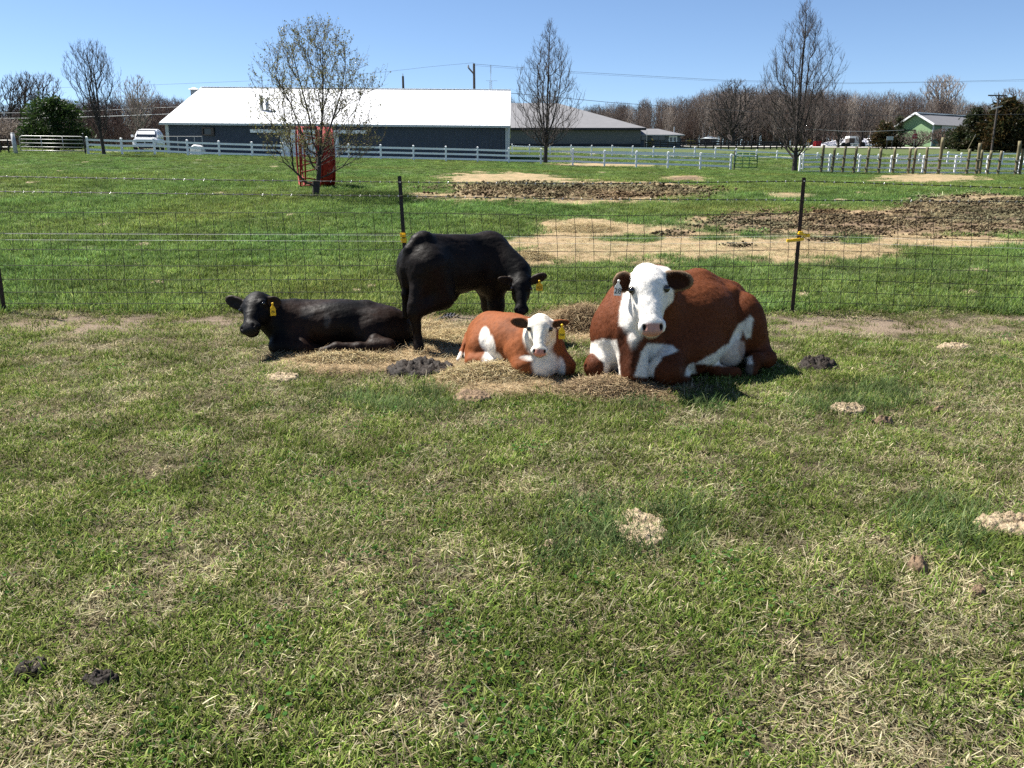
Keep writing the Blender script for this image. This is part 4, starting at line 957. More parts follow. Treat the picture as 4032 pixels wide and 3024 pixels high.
# black board fences by the office
for lab, row, Y in (('black board fence around the paddock beyond the drive', [(2540,552),(2600,555),(2660,557),(2720,559),(2780,560),(2840,559),(2900,560),(2960,560),(3010,558),(3060,557),(3100,556)], 132),
                    ('second black board fence farther back before the wood', [(2480,552),(2560,549),(2640,547),(2720,546),(2800,548),(2880,551),(2960,553),(3030,554),(3098,555)], 150)):
    q = []
    for i in range(len(row) - 1):
        for f_ in (0, .5): q.append((row[i][0] * (1 - f_) + row[i + 1][0] * f_, row[i][1] * (1 - f_) + row[i + 1][1] * f_))
    q.append(row[-1]); pp = [at(x, y, Y) for x, y in q]
    board_fence('board_fence', lab, [(p[0], Y) for p in pp], 3, 1.25, 'black_board', pw=.16, rail_h=.16, cap=False, tops=[p[2] for p in pp], below=1.5)

# ------------------------------------------------------------------ gates
def tube_gate(name, label, px0, px1, py_t0, py_t1, py_b, Y, m, n, uprights, r=.03, rounded=True):
    a = P(px0, py_t0, Y); b_ = P(px1, py_t1, Y); z0 = P(px0, py_b, Y)[2]; t = thing(name, label, 'gate', (a[0], Y, z0)); L = b_[0] - a[0]; h = a[2] - z0; dz = b_[2] - a[2]
    c = .22 if rounded else .05
    MB().tube([(0, 0, 0), (0, 0, h - c), (c * .3, 0, h - c * .3), (c, 0, h), (L - c, 0, h + dz), (L - c * .3, 0, h + dz - c * .3), (L, 0, h + dz - c), (L, 0, dz)], r, 8).build('frame', M[m], t, smooth=True)
    for i in range(n): z = h * (i) / n + .03; MB().tube([(0, 0, z), (L, 0, z + dz)], r * .85, 8).build('rail', M[m], t, smooth=True)
    for f_ in uprights: MB().tube([(L * f_, -.04, 0), (L * f_, -.04, h)], r * .7, 6).build('upright', M[m], t, smooth=True)
    return t
tube_gate('tube_gate', 'wide galvanised tube gate at the far left of the field', 74, 330, 535, 538, 594, 64, 'galv', 4, (.34, .67))
tube_gate('tube_gate', 'open green tube gate at the right end of the white fence', 2896, 2984, 604, 605, 660, 63, 'green_tube', 4, (.33, .64), r=.035)
t = thing('gate_post', 'thick pale timber gate post left of the galvanised gate', 'post', tuple(P(62, 600, 64))); MB().tube([(.02, 0, -.3), (-.06, 0, 1.36)], [.15, .13], 12).build('shaft', M['sign_grey'], t, smooth=True); MB().tube([(-.06, 0, 1.36), (-.062, 0, 1.40)], [.14, .09], 12).build('cap', M['sign_grey'], t, smooth=True)
t = thing('gate_post', 'dark slim latch post right of the galvanised gate', 'post', tuple(P(338, 605, 63.7))); MB().tube([(0, 0, -.3), (-.05, 0, 1.42)], [.06, .055], 8).build('shaft', M['bark'], t); MB().tube([(-.05, 0, 1.42), (-.05, 0, 1.46)], [.062, .03], 8).build('cap', M['galv'], t)
t = thing('gate_post', 'grey steel hinge post between white fence end and green gate', 'post', tuple(P(2890, 660, 63.3))); MB().box((-.04, -.04, -.3), (.04, .04, 1.2)).build('shaft', M['pole_wood'], t); MB().box((-.05, -.06, .35), (.0, -.04, .42)).build('latch', M['white_paint'], t)

# ------------------------------------------------------------------ timber posts of the unfinished fence at right
TP = [(3244,571,3233,672),(3288,583,3276,671),(3331,576,3317,673),(3374,578,3361,675),(3424,579,3410,675),(3470,584,3460,677),(3525,582,3515,677),(3586,583,3576,679),(3608,584,3594,679),(3652,580,3642,679),(3714,541,3694,682),(3820,586,3806,681),(3860,563,3844,683),(3868,590,3858,678),(3905,593,3886,682),(3945,594,3929,684),(4017,555,3998,687),(4030,585,4014,688)]
ordn = ['first', 'second', 'third', 'fourth', 'fifth', 'sixth', 'seventh', 'eighth', 'ninth', 'tenth', 'eleventh', 'twelfth', 'thirteenth', 'fourteenth', 'fifteenth', 'sixteenth', 'seventeenth', 'last']
for i, (xt, yt, xb, yb) in enumerate(TP):
    Y = 61.5 + (1.5 if i == 13 else 0); a = P(xb, yb, Y); b_ = P(xt, yt, Y); h = b_[2] - a[2]; dx = b_[0] - a[0]
    t = thing('timber_post', 'round timber post, %s from the left in the row before the white corral' % ordn[i] + (', the tallest' if i == 10 else ''), 'post', tuple(a), 'timber posts along the corral')
    r = .115 if i in (10, 12, 16) else .095
    n = 7; pts = [(dx * k / n + random.uniform(-.006, .006), random.uniform(-.006, .006), -.3 + (h + .3) * k / n) for k in range(n + 1)]; MB().tube(pts, [r * random.uniform(.95, 1.05) for _ in pts], 12).build('shaft', M['timber_post'], t, smooth=True)
    for z in (.24, .95):
        if z < h: MB().box((dx * z / h - r - .06, -.05, z - .05), (dx * z / h - r + .02, .03, z + .05)).build('insulator', M['ink'], t, bevel=.01)
for z_, lab in ((.24, 'lower'), (.95, 'upper')):
    pts = [P(xb, yb, 61.4) + [(P(xt, yt, 61.4) - P(xb, yb, 61.4))[0] * .3 - .12, -.06, z_] for xt, yt, xb, yb in TP[:13] + TP[14:]]
    tag(MB().tube(pts, .006, 4).build('fence_wire', M['polywire']), '%s pale wire strung along the timber posts' % lab, 'wire')
# ------------------------------------------------------------------ buildings
def quadslab(name, m, parent, q, thick, o):
    """a slab from 4 corners (world), extruded down by thick"""
    q = [np.array(v) - o for v in q]; n = nrm(np.cross(q[1] - q[0], q[3] - q[0])); n = n if n[2] > 0 else -n
    b = MB(); b.add([tuple(v) for v in q] + [tuple(v - n * thick) for v in q], [(0, 1, 2, 3), (7, 6, 5, 4), (0, 4, 5, 1), (1, 5, 6, 2), (2, 6, 7, 3), (3, 7, 4, 0)]); return b.build(name, M[m], parent)
def ribs(name, m, parent, q, step, o, h=.025, w=.04):
    """standing seams on a sloped roof q0-q1 eave, q3-q2 ridge: joined into one part"""
    q = [np.array(v) - o for v in q]; L = np.linalg.norm(q[1] - q[0]); n = int(L / step); nn = nrm(np.cross(q[1] - q[0], q[3] - q[0])); nn = nn if nn[2] > 0 else -nn; b = MB()
    for i in range(1, n):
        f = i / n; a = q[0] + (q[1] - q[0]) * f + nn * h * .3; c = q[3] + (q[2] - q[3]) * f + nn * h * .3; b.bar(a, c, w, h, up=nn)
    r = b.build(name, M[m], parent); r['kind'] = 'stuff'; return r
def wallsteel(name, m, parent, a, b_, z0, z1, step=.3, amp=.025, out=(0, -1, 0)):
    """corrugated wall sheet between plan points a,b (local)"""
    a = np.array([*a, 0.]); b_ = np.array([*b_, 0.]); L = np.linalg.norm(b_ - a); n = max(2, int(L / step)); d = (b_ - a) / L; o = np.array(out, float); V = []; F = []
    for i in range(n):
        for f, e in ((0, 0), (.72, 0), (.80, amp), (.92, amp)):
            p = a + d * L * (i + f) / n + o * e; V += [(p[0], p[1], z0), (p[0], p[1], z1)]
    V += [(b_[0], b_[1], z0), (b_[0], b_[1], z1)]
    F = [(2 * i, 2 * i + 2, 2 * i + 3, 2 * i + 1) for i in range(len(V) // 2 - 1)]
    return obj(name, npmesh(name, np.array(V), np.array(F)), M[m], parent)
def build_barn():
    A = P(650, 480, 68.0); B = P(2001, 492, 68.0); B[2] += .0; ez = (A[2] + B[2]) / 2; O = np.array([A[0], A[1], tz(A[0], A[1])]); d = nrm((B - A) * [1, 1, 0]); back = np.array([-d[1], d[0], 0]); L = np.linalg.norm((B - A)[:2]); D = 19.0; rise = 3.45; gz = -.7
    t = thing('barn', 'long navy steel barn with bright white metal roof', 'barn', tuple(O), rz=math.atan2(d[1], d[0])); t.rotation_euler = (0, math.atan2(A[2] - B[2], L), 0); h = A[2] - O[2]
    wallsteel('wall', 'navy_steel', t, (0, 0), (L, 0), gz, h, .30); wallsteel('wall', 'navy_steel', t, (L, D), (0, D), gz, h, .6, out=(0, 1, 0))
    for x, s in ((0, -1), (L, 1)):
        b = MB(); b.add([(x, 0, gz), (x, D, gz), (x, D, h), (x, D / 2, h + rise), (x, 0, h)], [(0, 1, 2, 3, 4)]); b.build('gable_wall', M['navy_steel'], t)
    ov = .35; zz = np.zeros(3)
    q = [(-ov, -ov, h - ov * rise / (D / 2) + .06), (L + ov * .4, -ov, h - ov * rise / (D / 2) + .06), (L + ov * .4, D / 2, h + rise + .06), (-ov, D / 2, h + rise + .06)]
    r = quadslab('roof', 'white_steel', t, q, .06, zz); ribs('seams', 'white_steel', r, q, .6, zz)
    q2 = [(-ov, D + ov, q[0][2]), (L + ov * .4, D + ov, q[0][2]), (L + ov * .4, D / 2 + .01, h + rise + .055), (-ov, D / 2 + .01, h + rise + .055)]; quadslab('roof', 'white_steel', t, q2, .06, zz)
    MB().bar((-ov, D / 2, h + rise + .09), (L + ov * .4, D / 2, h + rise + .09), .35, .05).build('ridge_cap', M['white_steel'], r)
    MB().box((-ov, -ov - .10, q[0][2] - .17), (L + ov * .4, -ov + .0, q[0][2] - .03)).build('gutter', M['trim_steel'], t)
    for x in (0, L - .2): MB().box((x - .04, -.06, gz), (x + .22, -.028, h - .05)).build('corner_trim', M['trim_steel'], t)
    MB().box((L - .02, -.42, gz), (L + .12, -.30, h - .1)).build('downpipe', M['trim_steel'], t)
    Ti = Matrix.Rotation(-math.atan2(d[1], d[0]), 3, 'Z')
    def loc(px, py, yoff):
        Y = O[1]
        for _ in range(6): p = P(px, py, Y); l = Ti @ Vector(p - O); Y += yoff - l.y
        return np.array(Ti @ Vector(P(px, py, Y) - O))
    a = loc(800, 505, -.1); c = loc(834, 528, -.1)
    w = MB(); w.box((a[0], -.12, c[2]), (c[0], -.03, a[2])); wo = w.build('window', M['glass_dark'], t)
    for x0, x1, z0, z1 in ((a[0] - .07, c[0] + .2, a[2], a[2] + .08), (a[0] - .07, a[0], c[2], a[2]), (c[0], c[0] + .2, c[2], a[2]), (a[0] - .07, c[0] + .2, c[2] - .08, c[2])): MB().box((x0, -.30, z0), (x1, -.10, z1)).build('frame', M['pole_wood'], wo)
    a = loc(985, 509, -.2); c = loc(1441, 514, -.2); MB().box((a[0], -.30, c[2] - .10), (c[0], -.06, a[2] + .05)).build('door_track', M['white_steel'], t)
    a = loc(1105, 518, -.12); c = loc(1333, 600, -.12); dr = MB().box((a[0], -.16, gz), (c[0], -.05, a[2])).build('sliding_door', M['white_steel'], t)
    for f in (0, .5, 1): x = a[0] + (c[0] - a[0]) * f; MB().box((x - .06, -.19, gz), (x + .06, -.162, a[2])).build('door_rib', M['trim_steel'], dr)
    for px, y0, y1 in ((1030, 378, 438), (1052, 388, 438)):
        Y = O[1] + 3.0; p = P(px, y1, Y); fr = Ti @ Vector(p - O); z = h + fr.y * rise / (D / 2) + .05
        for _ in range(8):
            Y += .25 * (1 if P(px, y1, Y)[2] - O[2] > h + (Ti @ Vector(P(px, y1, Y) - O)).y * rise / (D / 2) else -1)
        l = Ti @ Vector(P(px, y1, Y) - O); tp = (P(px, y0, Y) - O)[2]
        MB().tube([(l.x, l.y, l.z - .3), (l.x, l.y, tp)], .14, 12).build('flue_pipe', M['galv'], t, smooth=True); MB().tube([(l.x, l.y, tp), (l.x, l.y, tp + .1)], [.2, .16], 12).build('flue_cap', M['galv'], t, smooth=True)
    b = MB(); b.box((-1.0, D / 2 - .9, h + rise - .7), (-.5, D / 2 - .4, h + rise - .2)); b.build('ridge_vent', M['sign_grey'], t)
    b = MB(); b.add([(-1.2, D / 2 - 1.0, h + rise - .2), (-.3, D / 2 - 1.0, h + rise - .2), (-.3, D / 2 - .3, h + rise - .2), (-1.2, D / 2 - .3, h + rise - .2), (-.75, D / 2 - .65, h + rise)], [(0, 1, 4), (1, 2, 4), (2, 3, 4), (3, 0, 4), (3, 2, 1, 0)]); b.build('vent_hood', M['white_steel'], t)
build_barn()
def build_arena():
    Y = 140.0; A = P(1900, 496, Y); B = P(2524, 504, Y); O = np.array([A[0], Y, tz(B[0], Y) - .6]); t = thing('riding_arena', 'low grey riding arena with broad grey hipped roof behind the white fence', 'building', tuple(O)); L = B[0] - A[0]; h = B[2] - O[2]; D = 26.0
    wallsteel('wall', 'grey_wall', t, (0, 0), (L, 0), 1.15, h, .9, .03); MB().box((0, -.08, -1.2), (L, .1, 1.15)).build('skirt_board', M['dark_trim'], t)
    MB().box((L - .1, 0.1, -1.2), (L, D, h)).build('wall', M['grey_wall'], t); rid = P(2003, 406, Y + D / 2)[2] - O[2]; ov = .7; rx = P(2195, 412, Y + D / 2)[0] - O[0]
    q = [(-4, -ov, h), (L + ov, -ov, h), (rx, D / 2, rid), (-4, D / 2, rid)]; r = quadslab('roof', 'grey_roof', t, q, .08, np.zeros(3)); ribs('seams', 'grey_roof', r, [q[0], (rx, -ov, h), q[2], q[3]], .9, np.zeros(3), .05, .07)
    q = [(L + ov, -ov, h + .01), (L + ov, D + ov, h + .01), (rx, D / 2, rid + .01), (rx - .01, D / 2, rid + .01)]; quadslab('hip', 'grey_roof', t, q, .08, np.zeros(3))
    MB().box((-4, -ov - .06, h - .38), (L + ov + .05, -ov + .02, h - .05)).build('fascia', M['dark_trim'], t)
build_arena()
def build_office():
    Y = 143.0; A = P(2526, 531, Y); B = P(2680, 532, Y); g = P(2600, 562, Y)[2]; O = np.array([A[0], Y, g]); t = thing('office_wing', 'small blue grey office wing with white double door beside the riding arena', 'building', tuple(O)); L = B[0] - A[0]; h = A[2] - g
    MB().box((-.5, 0, -1), (L, 7, h)).build('wall', M['blue_grey_wall'], t); rid = P(2600, 507, Y + 3.5)[2] - g
    b = MB(); e = .6; b.add([(-.6, -e, h), (L + e, -e, h), (L + e, 7 + e, h), (-.6, 7 + e, h), (-.6, 3.5, rid), (L - 3.2, 3.5, rid)], [(0, 1, 5, 4), (1, 2, 5), (2, 3, 4, 5), (3, 2, 1, 0), (0, 4, 3)]); r = b.build('roof', M['grey_roof'], t)
    MB().box((-.6, -e - .03, h - .14), (L + e, -e - .0, h - .005)).build('fascia', M['sign_grey'], t)
    def rect(x0, x1, y0, y1): a = P(x0, y0, Y); c = P(x1, y1, Y); return a[0] - O[0], c[0] - O[0], c[2] - g, a[2] - g
    for x0, x1 in ((2526, 2543), (2568, 2592), (2595, 2617)):
        a, c, z0, z1 = rect(x0, x1, 536, 551); w = MB().box((a, -.06, z0), (c, -.02, z1)).build('window', M['glass_dark'], t); MB().box((a - .05, -.09, z0 - .08), (c + .05, -.062, z0)).build('sill', M['dark_trim'], w)
    a, c, z0, z1 = rect(2634, 2665, 536, 563); dr = MB().box((a, -.10, z0), (c, -.02, z1)).build('double_door', M['white_paint'], t)
    for f0, f1 in ((.12, .42), (.58, .88)): MB().box((a + (c - a) * f0, -.13, z0 + .25), (a + (c - a) * f1, -.102, z1 - .2)).build('pane', M['glass_dark'], dr)
    p = P(2655, 512, Y + 3) - O; MB().tube([(p[0], 3, p[2] - .8), (p[0], 3, p[2] + .55)], .12, 8).build('flue_pipe', M['galv'], t)
    p = P(2546, 560, Y - 6); f = thing('flagpole', 'thin pale pole standing before the office wing', 'pole', tuple(p)); MB().tube([(0, 0, -2), (0, 0, P(2546, 516, Y - 6)[2] - p[2])], [.05, .035], 6).build('shaft', M['galv'], f); MB().tube([(0, 0, -.1), (0, 0, .1)], .12, 8).build('base', M['galv'], f)
build_office()
def build_shed():
    Y = 156.0; g = P(2790, 560, Y); t = thing('garden_shelter', 'tiny shelter with pale hipped roof behind the black fence', 'shelter', tuple(g)); h = P(2790, 547, Y)[2] - g[2]; w = (P(2815, 550, Y) - P(2765, 550, Y))[0] / 2; a = (P(2787, 537, Y) - g)[2]
    MB().box((-w, -1.2, -.6), (w, 1.2, h)).build('wall', M['blue_grey_wall'], t); e = w * 1.38; b = MB(); b.add([(-e, -1.8, h), (e, -1.8, h), (e, 1.8, h), (-e, 1.8, h), (-.2, 0, a), (.2, 0, a)], [(0, 1, 5, 4), (1, 2, 5), (2, 3, 4, 5), (3, 0, 4), (3, 2, 1, 0)]); b.build('roof', M['trim_steel'], t)
    MB().box((-w * .9, -1.26, -.5), (0, -1.21, h * .85)).build('opening', M['dark_trim'], t)
build_shed()
def build_green():
    Y = 150.0; c0 = P(3676, 488, Y); g = P(3670, 545, Y)[2]; O = np.array([c0[0], Y, g]); t = thing('green_barn', 'green steel barn with sunlit gable, grey roof and white rake trim at right', 'barn', tuple(O)); h = c0[2] - g
    gl = P(3541, 488, Y + 6) - O; ap = P(3603, 446, Y + 3) - O; R_ = P(3990, 488, Y + 12) - O        # gable left foot, apex, far right
    gl = np.array([gl[0], gl[1]]); mid = gl / 2; lx = np.array([R_[0], R_[1]]); zr = ap[2]
    b = MB(); b.add([(0, 0, -2), (gl[0], gl[1], -2), (gl[0], gl[1], h), (mid[0], mid[1], zr - .15), (0, 0, h)], [(0, 1, 2, 3, 4)]); b.build('gable_wall', M['green_lit'], t)
    b = MB(); b.add([(0, 0, -2), (lx[0], lx[1], -2), (lx[0], lx[1], h), (0, 0, h)], [(0, 1, 2, 3)]); b.build('wall', M['green_shaded'], t)
    o2 = nrm((-gl[0], -gl[1], 0)) * .5; ee = -nrm((lx[0], lx[1], 0)) * .45
    q = [np.array([0, 0, h - .15]) + o2 + ee, np.array([lx[0], lx[1], h - .15]) + o2, np.array([mid[0] + lx[0], mid[1] + lx[1], zr]), np.array([mid[0], mid[1], zr]) + ee]; r = quadslab('roof', 'grey_roof', t, q, .12, np.zeros(3))
    q2 = [np.array([gl[0], gl[1], h - .15]) - o2 + ee, np.array([gl[0] + lx[0], gl[1] + lx[1], h - .15]) - o2, q[2] + [0, 0, .01], q[3] + [0, 0, .01]]; quadslab('roof', 'grey_roof', t, q2, .12, np.zeros(3))
    for a_, c_ in ((q[0], q[3]), (q2[0], q2[3])): MB().bar(a_ + ee * .3 + [0, 0, .03], c_ + ee * .3 + [0, 0, .03], .12, .30).build('rake_trim', M['white_steel'], t)
    MB().bar(q[3] + [0, 0, .08], q[2] + [0, 0, .08], .5, .16).build('ridge_cap', M['white_steel'], r)
    MB().box((-.1, -.1, -2), (.14, .02, h)).build('corner_trim', M['trim_steel'], t)
    dl = nrm((lx[0], lx[1], 0)); nl = np.array([dl[1], -dl[0], 0]); a_ = dl * 2.2 + nl * .12; c_ = dl * 13 + nl * .12
    MB().bar(a_ + [0, 0, h - .7], c_ + [0, 0, h - .7], .1, 1.0).build('wall_panel', M['sign_grey'], t)
    p = P(3590, 513, Y + 3.2) - O; MB().box((p[0] - 1.5, p[1] - .3, p[2] - .1), (p[0] + 1.4, p[1] + .1, p[2] + .1)).build('door_track', M['dark_trim'], t)
build_green()
# ------------------------------------------------------------------ drives and road: sheets just above the ground
def strip(name, path, w, m, lift=.03):
    V = []; 
    for i, (x, y) in enumerate(path):
        a = np.array(path[max(i - 1, 0)]); b = np.array(path[min(i + 1, len(path) - 1)]); d = (b - a) / np.linalg.norm(b - a); n = np.array([-d[1], d[0]])
        for k in (-1, -.33, .33, 1): q = np.array([x, y]) + n * w / 2 * k; V.append((q[0], q[1], tz(q[0], q[1]) + lift))
    F = [(4 * i + k, 4 * i + k + 1, 4 * i + k + 5, 4 * i + k + 4) for i in range(len(path) - 1) for k in range(3)]
    o = obj(name, npmesh(name, np.array(V), np.array(F), smooth=True), M[m]); return tag(o, kind='structure')
strip('driveway', [(x, 103 + .0006 * x * x - .10 * x) for x in np.arange(-2, 75, 3.0)], 6.0, 'gravel')
strip('driveway', [(x, 72 + .02 * x * x * .1) for x in np.arange(-58, -29, 3.0)], 7.0, 'gravel')
strip('road', [(x, 148 - .28 * (x - 40)) for x in np.arange(20, 130, 4.0)], 6.5, 'asphalt', .05)
# ------------------------------------------------------------------ bale feeder lying on its side
def build_feeder():
    Y = 31.5; base = Gp(1262, 735); Y = base[1]; Rr = (P(1300, 497, Y)[2] - base[2]) / 2; t = thing('bale_feeder', 'red round bale feeder tipped on its side behind the budding tree', 'feeder', tuple(base), rz=R(17))
    m = 3261 / (Y * .97); w = 155 / m                          # axis along local x
    xs = lambda px: (px - 1262) / m * 1.0
    x0, x1, x2 = xs(1186), xs(1312), xs(1316); xl = xs(1184); xa = xs(1262); xr = xs(1312)
    def ring(x, r, tr, nm='hoop'):
        MB().tube([(x, r * math.sin(a), Rr + r * math.cos(a)) for a in np.linspace(0, 2 * math.pi, 49)], tr, 8, False).build(nm, M['red_paint'], t, smooth=True)
    ring(xl, Rr - .03, .03); ring(xl + .16, Rr - .03, .028); ring(xa, Rr - .03, .03)
    n = 64; V = []; F = []
    for i in range(n):
        a = 2 * math.pi * i / n
        for j in range(7):
            x = xa + (xr - xa) * j / 6; rr2 = Rr - .012 * abs(j - 3) + random.uniform(-.004, .004); V.append((x, rr2 * math.sin(a), Rr + rr2 * math.cos(a)))
    F = [(i * 7 + j, i * 7 + j + 1, ((i + 1) % n) * 7 + j + 1, ((i + 1) % n) * 7 + j) for i in range(n) for j in range(6)]
    o = obj('sheet_skirt', npmesh('sheet_skirt', np.array(V), np.array(F), smooth=True), M['red_worn'], t); md = o.modifiers.new('thick', 'SOLIDIFY'); md.thickness = .012
    ring(xr, Rr - .02, .03); k = 14
    for i in range(k):
        a = 2 * math.pi * i / k + .1; a2 = a + (.16 if i % 2 else -.16)
        MB().tube([(xl, (Rr - .03) * math.sin(a), Rr + (Rr - .03) * math.cos(a)), (xa, (Rr - .04) * math.sin(a2), Rr + (Rr - .04) * math.cos(a2))], .026, 6).build('bar', M['red_paint'], t, smooth=True)
build_feeder()
# ------------------------------------------------------------------ vehicles
def loft(name, m, parent, secs, closed=True, smooth=True):
    V = []; n = len(secs[0]);
    for s in secs: V += [tuple(p) for p in s]
    F = [(i * n + j, i * n + (j + 1) % n, (i + 1) * n + (j + 1) % n, (i + 1) * n + j) for i in range(len(secs) - 1) for j in range(n if closed else n - 1)]
    b = MB(); b.add(V, F + [tuple(range(n - 1, -1, -1)), tuple((len(secs) - 1) * n + k for k in range(n))]); return b.build(name, M[m], parent, smooth=False)
def rrect(x, w, z0, z1, c=.12, tuck=.0):
    """cross-section at length x (front = -y local handled by caller)"""
    return [(-w + c, x, z0), (w - c, x, z0), (w, x, z0 + c), (w, x, (z0 + z1) / 2), (w - tuck, x, z1 - c), (w - tuck - c, x, z1), (-w + tuck + c, x, z1), (-w + tuck, x, z1 - c), (-w, x, (z0 + z1) / 2), (-w, x, z0 + c)]
def wheel(parent, x, y, r, wdt):
    o = MB().tube([(x - wdt / 2, y, r), (x - wdt / 2 + .03, y, r), (x + wdt / 2 - .03, y, r), (x + wdt / 2, y, r)], [r * .9, r, r, r * .9], 20).build('wheel', M['tyre'], parent, smooth=False)
    s = 1 if x > 0 else -1; MB().tube([(x + s * wdt * .45, y, r), (x + s * (wdt * .52), y, r)], [r * .62, r * .55], 16).build('rim', M['chrome'], o); return o
def build_pickup():
    g = P(585, 612, 71.5); z = tz(g[0], 71.5) + .02; t = thing('pickup_truck', 'white pickup truck parked behind the left white fence facing the viewer', 'truck', (g[0], 71.0, z), rz=R(16))
    loft('body', 'car_white', t, [rrect(y, w, z0, z1, .14, tk) for y, w, z0, z1, tk in ((0, .86, .55, 1.0, .06), (.10, .95, .42, 1.12, .08), (.5, .99, .40, 1.17, .10), (1.35, 1.0, .40, 1.22, .08), (2.0, 1.0, .40, 1.26, .06), (5.3, 1.0, .42, 1.28, .05), (5.5, .96, .5, 1.2, .05))])
    cab = loft('cabin', 'car_white', t, [rrect(y, w, 1.15, z1, .12, tk) for y, w, z1, tk in ((1.25, .90, 1.25, .05), (1.62, .90, 1.62, .12), (1.95, .90, 1.88, .16), (2.5, .90, 1.93, .16), (3.55, .90, 1.92, .16), (3.7, .9, 1.86, .16))])
    loft('canopy', 'car_white', t, [rrect(y, w, 1.2, z1, .16, .14) for y, w, z1 in ((3.74, .92, 1.92), (3.9, .95, 2.04), (4.6, .95, 2.06), (5.3, .93, 1.98), (5.42, .9, 1.8))])
    b = MB(); b.add([(-.80, 1.24, 1.27), (.80, 1.24, 1.27), (.66, 1.90, 1.85), (-.66, 1.90, 1.85)], [(0, 1, 2, 3)]); b.build('windscreen', M['glass_dark'], cab)
    for s in (-1, 1):
        for y0, y1 in ((1.75, 2.5), (2.6, 3.45)):
            b = MB(); b.add([(s * .905, y0, 1.30), (s * .905, y1, 1.30), (s * .80, y1 - .05, 1.78), (s * .80, y0 + (.25 if y0 < 2 else .03), 1.78)], [(0, 1, 2, 3)]); b.build('side_window', M['glass_dark'], cab)
        MB().box((s * .62 - .17, -.03, .80), (s * .62 + .17, .10, .98)).build('headlight', M['chrome'], t, bevel=.03)
        MB().box((s * 1.12 - .10, 1.55, 1.26), (s * 1.12 + .10, 1.68, 1.46)).build('mirror', M['car_white'], t, bevel=.03)
        for y in (.95, 4.55): wheel(t, s * .86, y, .39, .26)
        MB().box((s * .33 - .29, -.02, .70), (s * .33 + .29, .06, .97)).build('grille', M['dark_trim'], t, bevel=.02)
    MB().box((-.95, -.14, .42), (.95, .06, .62)).build('bumper', M['car_white'], t, bevel=.05); MB().box((-.5, -.12, .30), (.5, .02, .42)).build('valance', M['dark_trim'], t)
build_pickup()
def build_hutch():
    p = P(770, 612, 65.6); t = thing('calf_hutch', 'small white domed hutch behind the white fence near the navy barn', 'hutch', (p[0], 65.6, tz(p[0], 65.6)))
    secs = []
    for y, s in ((0, .9), (.12, 1), (1.0, 1), (1.15, .85)): secs.append([(s * .46 * math.cos(a), y, s * .78 * max(0, math.sin(a)) ** .7) for a in np.linspace(0, math.pi, 12)])
    loft('shell', 'white_paint', t, secs); MB().box((-.52, -.05, 0), (.52, 1.2, .08)).build('base_rim', M['white_paint'], t)
    p = P(650, 612, 65.2); k = thing('kennel_panel', 'thin galvanised pipe panel against the navy barn wall', 'panel', (p[0], 65.2, tz(p[0], 65.2))); L = (P(795, 537, 65.2) - p)[0]; h = P(700, 537, 65.2)[2] - tz(p[0], 65.2)
    MB().tube([(0, 0, h), (L, 0, h)], .022, 6).build('top_rail', M['galv'], k)
    for f in (0, .36, .8, 1): MB().tube([(L * f, 0, 0), (L * f, 0, h)], .018, 6).build('upright', M['galv'], k)
build_hutch()
def build_tunnel():
    Y = 152.0; a = P(3196, 577, Y); b_ = P(3442, 577, Y); O = np.array([a[0], Y, a[2] - .3]); L = b_[0] - a[0]; H = P(3300, 543, Y)[2] - O[2]; t = thing('plastic_tunnel', 'long white plastic covered tunnel beside the road before the wood', 'greenhouse', tuple(O))
    def sec(x, s): return [(x, 3.0 - 3.0 * s * math.cos(a_), H * s * math.sin(a_) ** .8) for a_ in np.linspace(0, math.pi, 13)]
    loft('cover', 'plastic_sheet', t, [sec(0, .12), sec(.5, .25)] + [sec(1.0 + 2.2 * i, .35 + .26 * i) for i in range(3)] + [sec(x, 1) for x in np.linspace(6.2, L, 7)])
    for x in np.linspace(6.2, L, 6): MB().tube([np.array(v) * [1, 1, 1] + [0, -.03, .03] for v in sec(x, 1.0)], .05, 6).build('hoop', M['white_paint'], t)
    p = P(3221, 567, Y) - O; MB().box((p[0] - .45, p[1] - .3, p[2] - .5), (p[0] + .45, p[1] + 1.2, p[2] + .5)).build('vent_flap', M['sign_red'], t)
    Y2 = 149.0; c = P(3335, 577, Y2); k = thing('flatbed_truck', 'white and teal flatbed truck parked before the plastic tunnel', 'truck', (c[0], Y2, tz(c[0], Y2) + .1)); f = lambda px: (P(px, 577, Y2) - c)[0]; z = lambda py: (P(3335, py, Y2) - c)[2]
    MB().box((f(3302), -1, z(572)), (f(3390), 1, z(567))).build('flat_bed', M['white_paint'], k)
    MB().box((f(3334), -.9, z(567)), (f(3354), .9, z(545))).build('crate_load', M['pole_wood'], k); MB().box((f(3333), -1, z(545) - .1), (f(3374), 1, z(545) + .25)).build('cover_roof', M['white_paint'], k); MB().box((f(3355), -1, z(567)), (f(3370), 1, z(545) - .1)).build('tool_box', M['sign_grey'], k)
    cb = MB().box((f(3371), -1.05, z(567)), (f(3383), 1.05, z(544))).build('cab', M['teal'], k, bevel=.12); MB().box((f(3374), -1.09, z(558)), (f(3380), -1.06, z(549))).build('side_window', M['glass_dark'], cb)
    for px in (3312, 3330, 3386): wheel_y = MB().tube([(f(px), -1.05, z(574)), (f(px), -.75, z(574))], .42 if px < 3380 else .5, 16).build('wheel', M['tyre'], k)
build_tunnel()
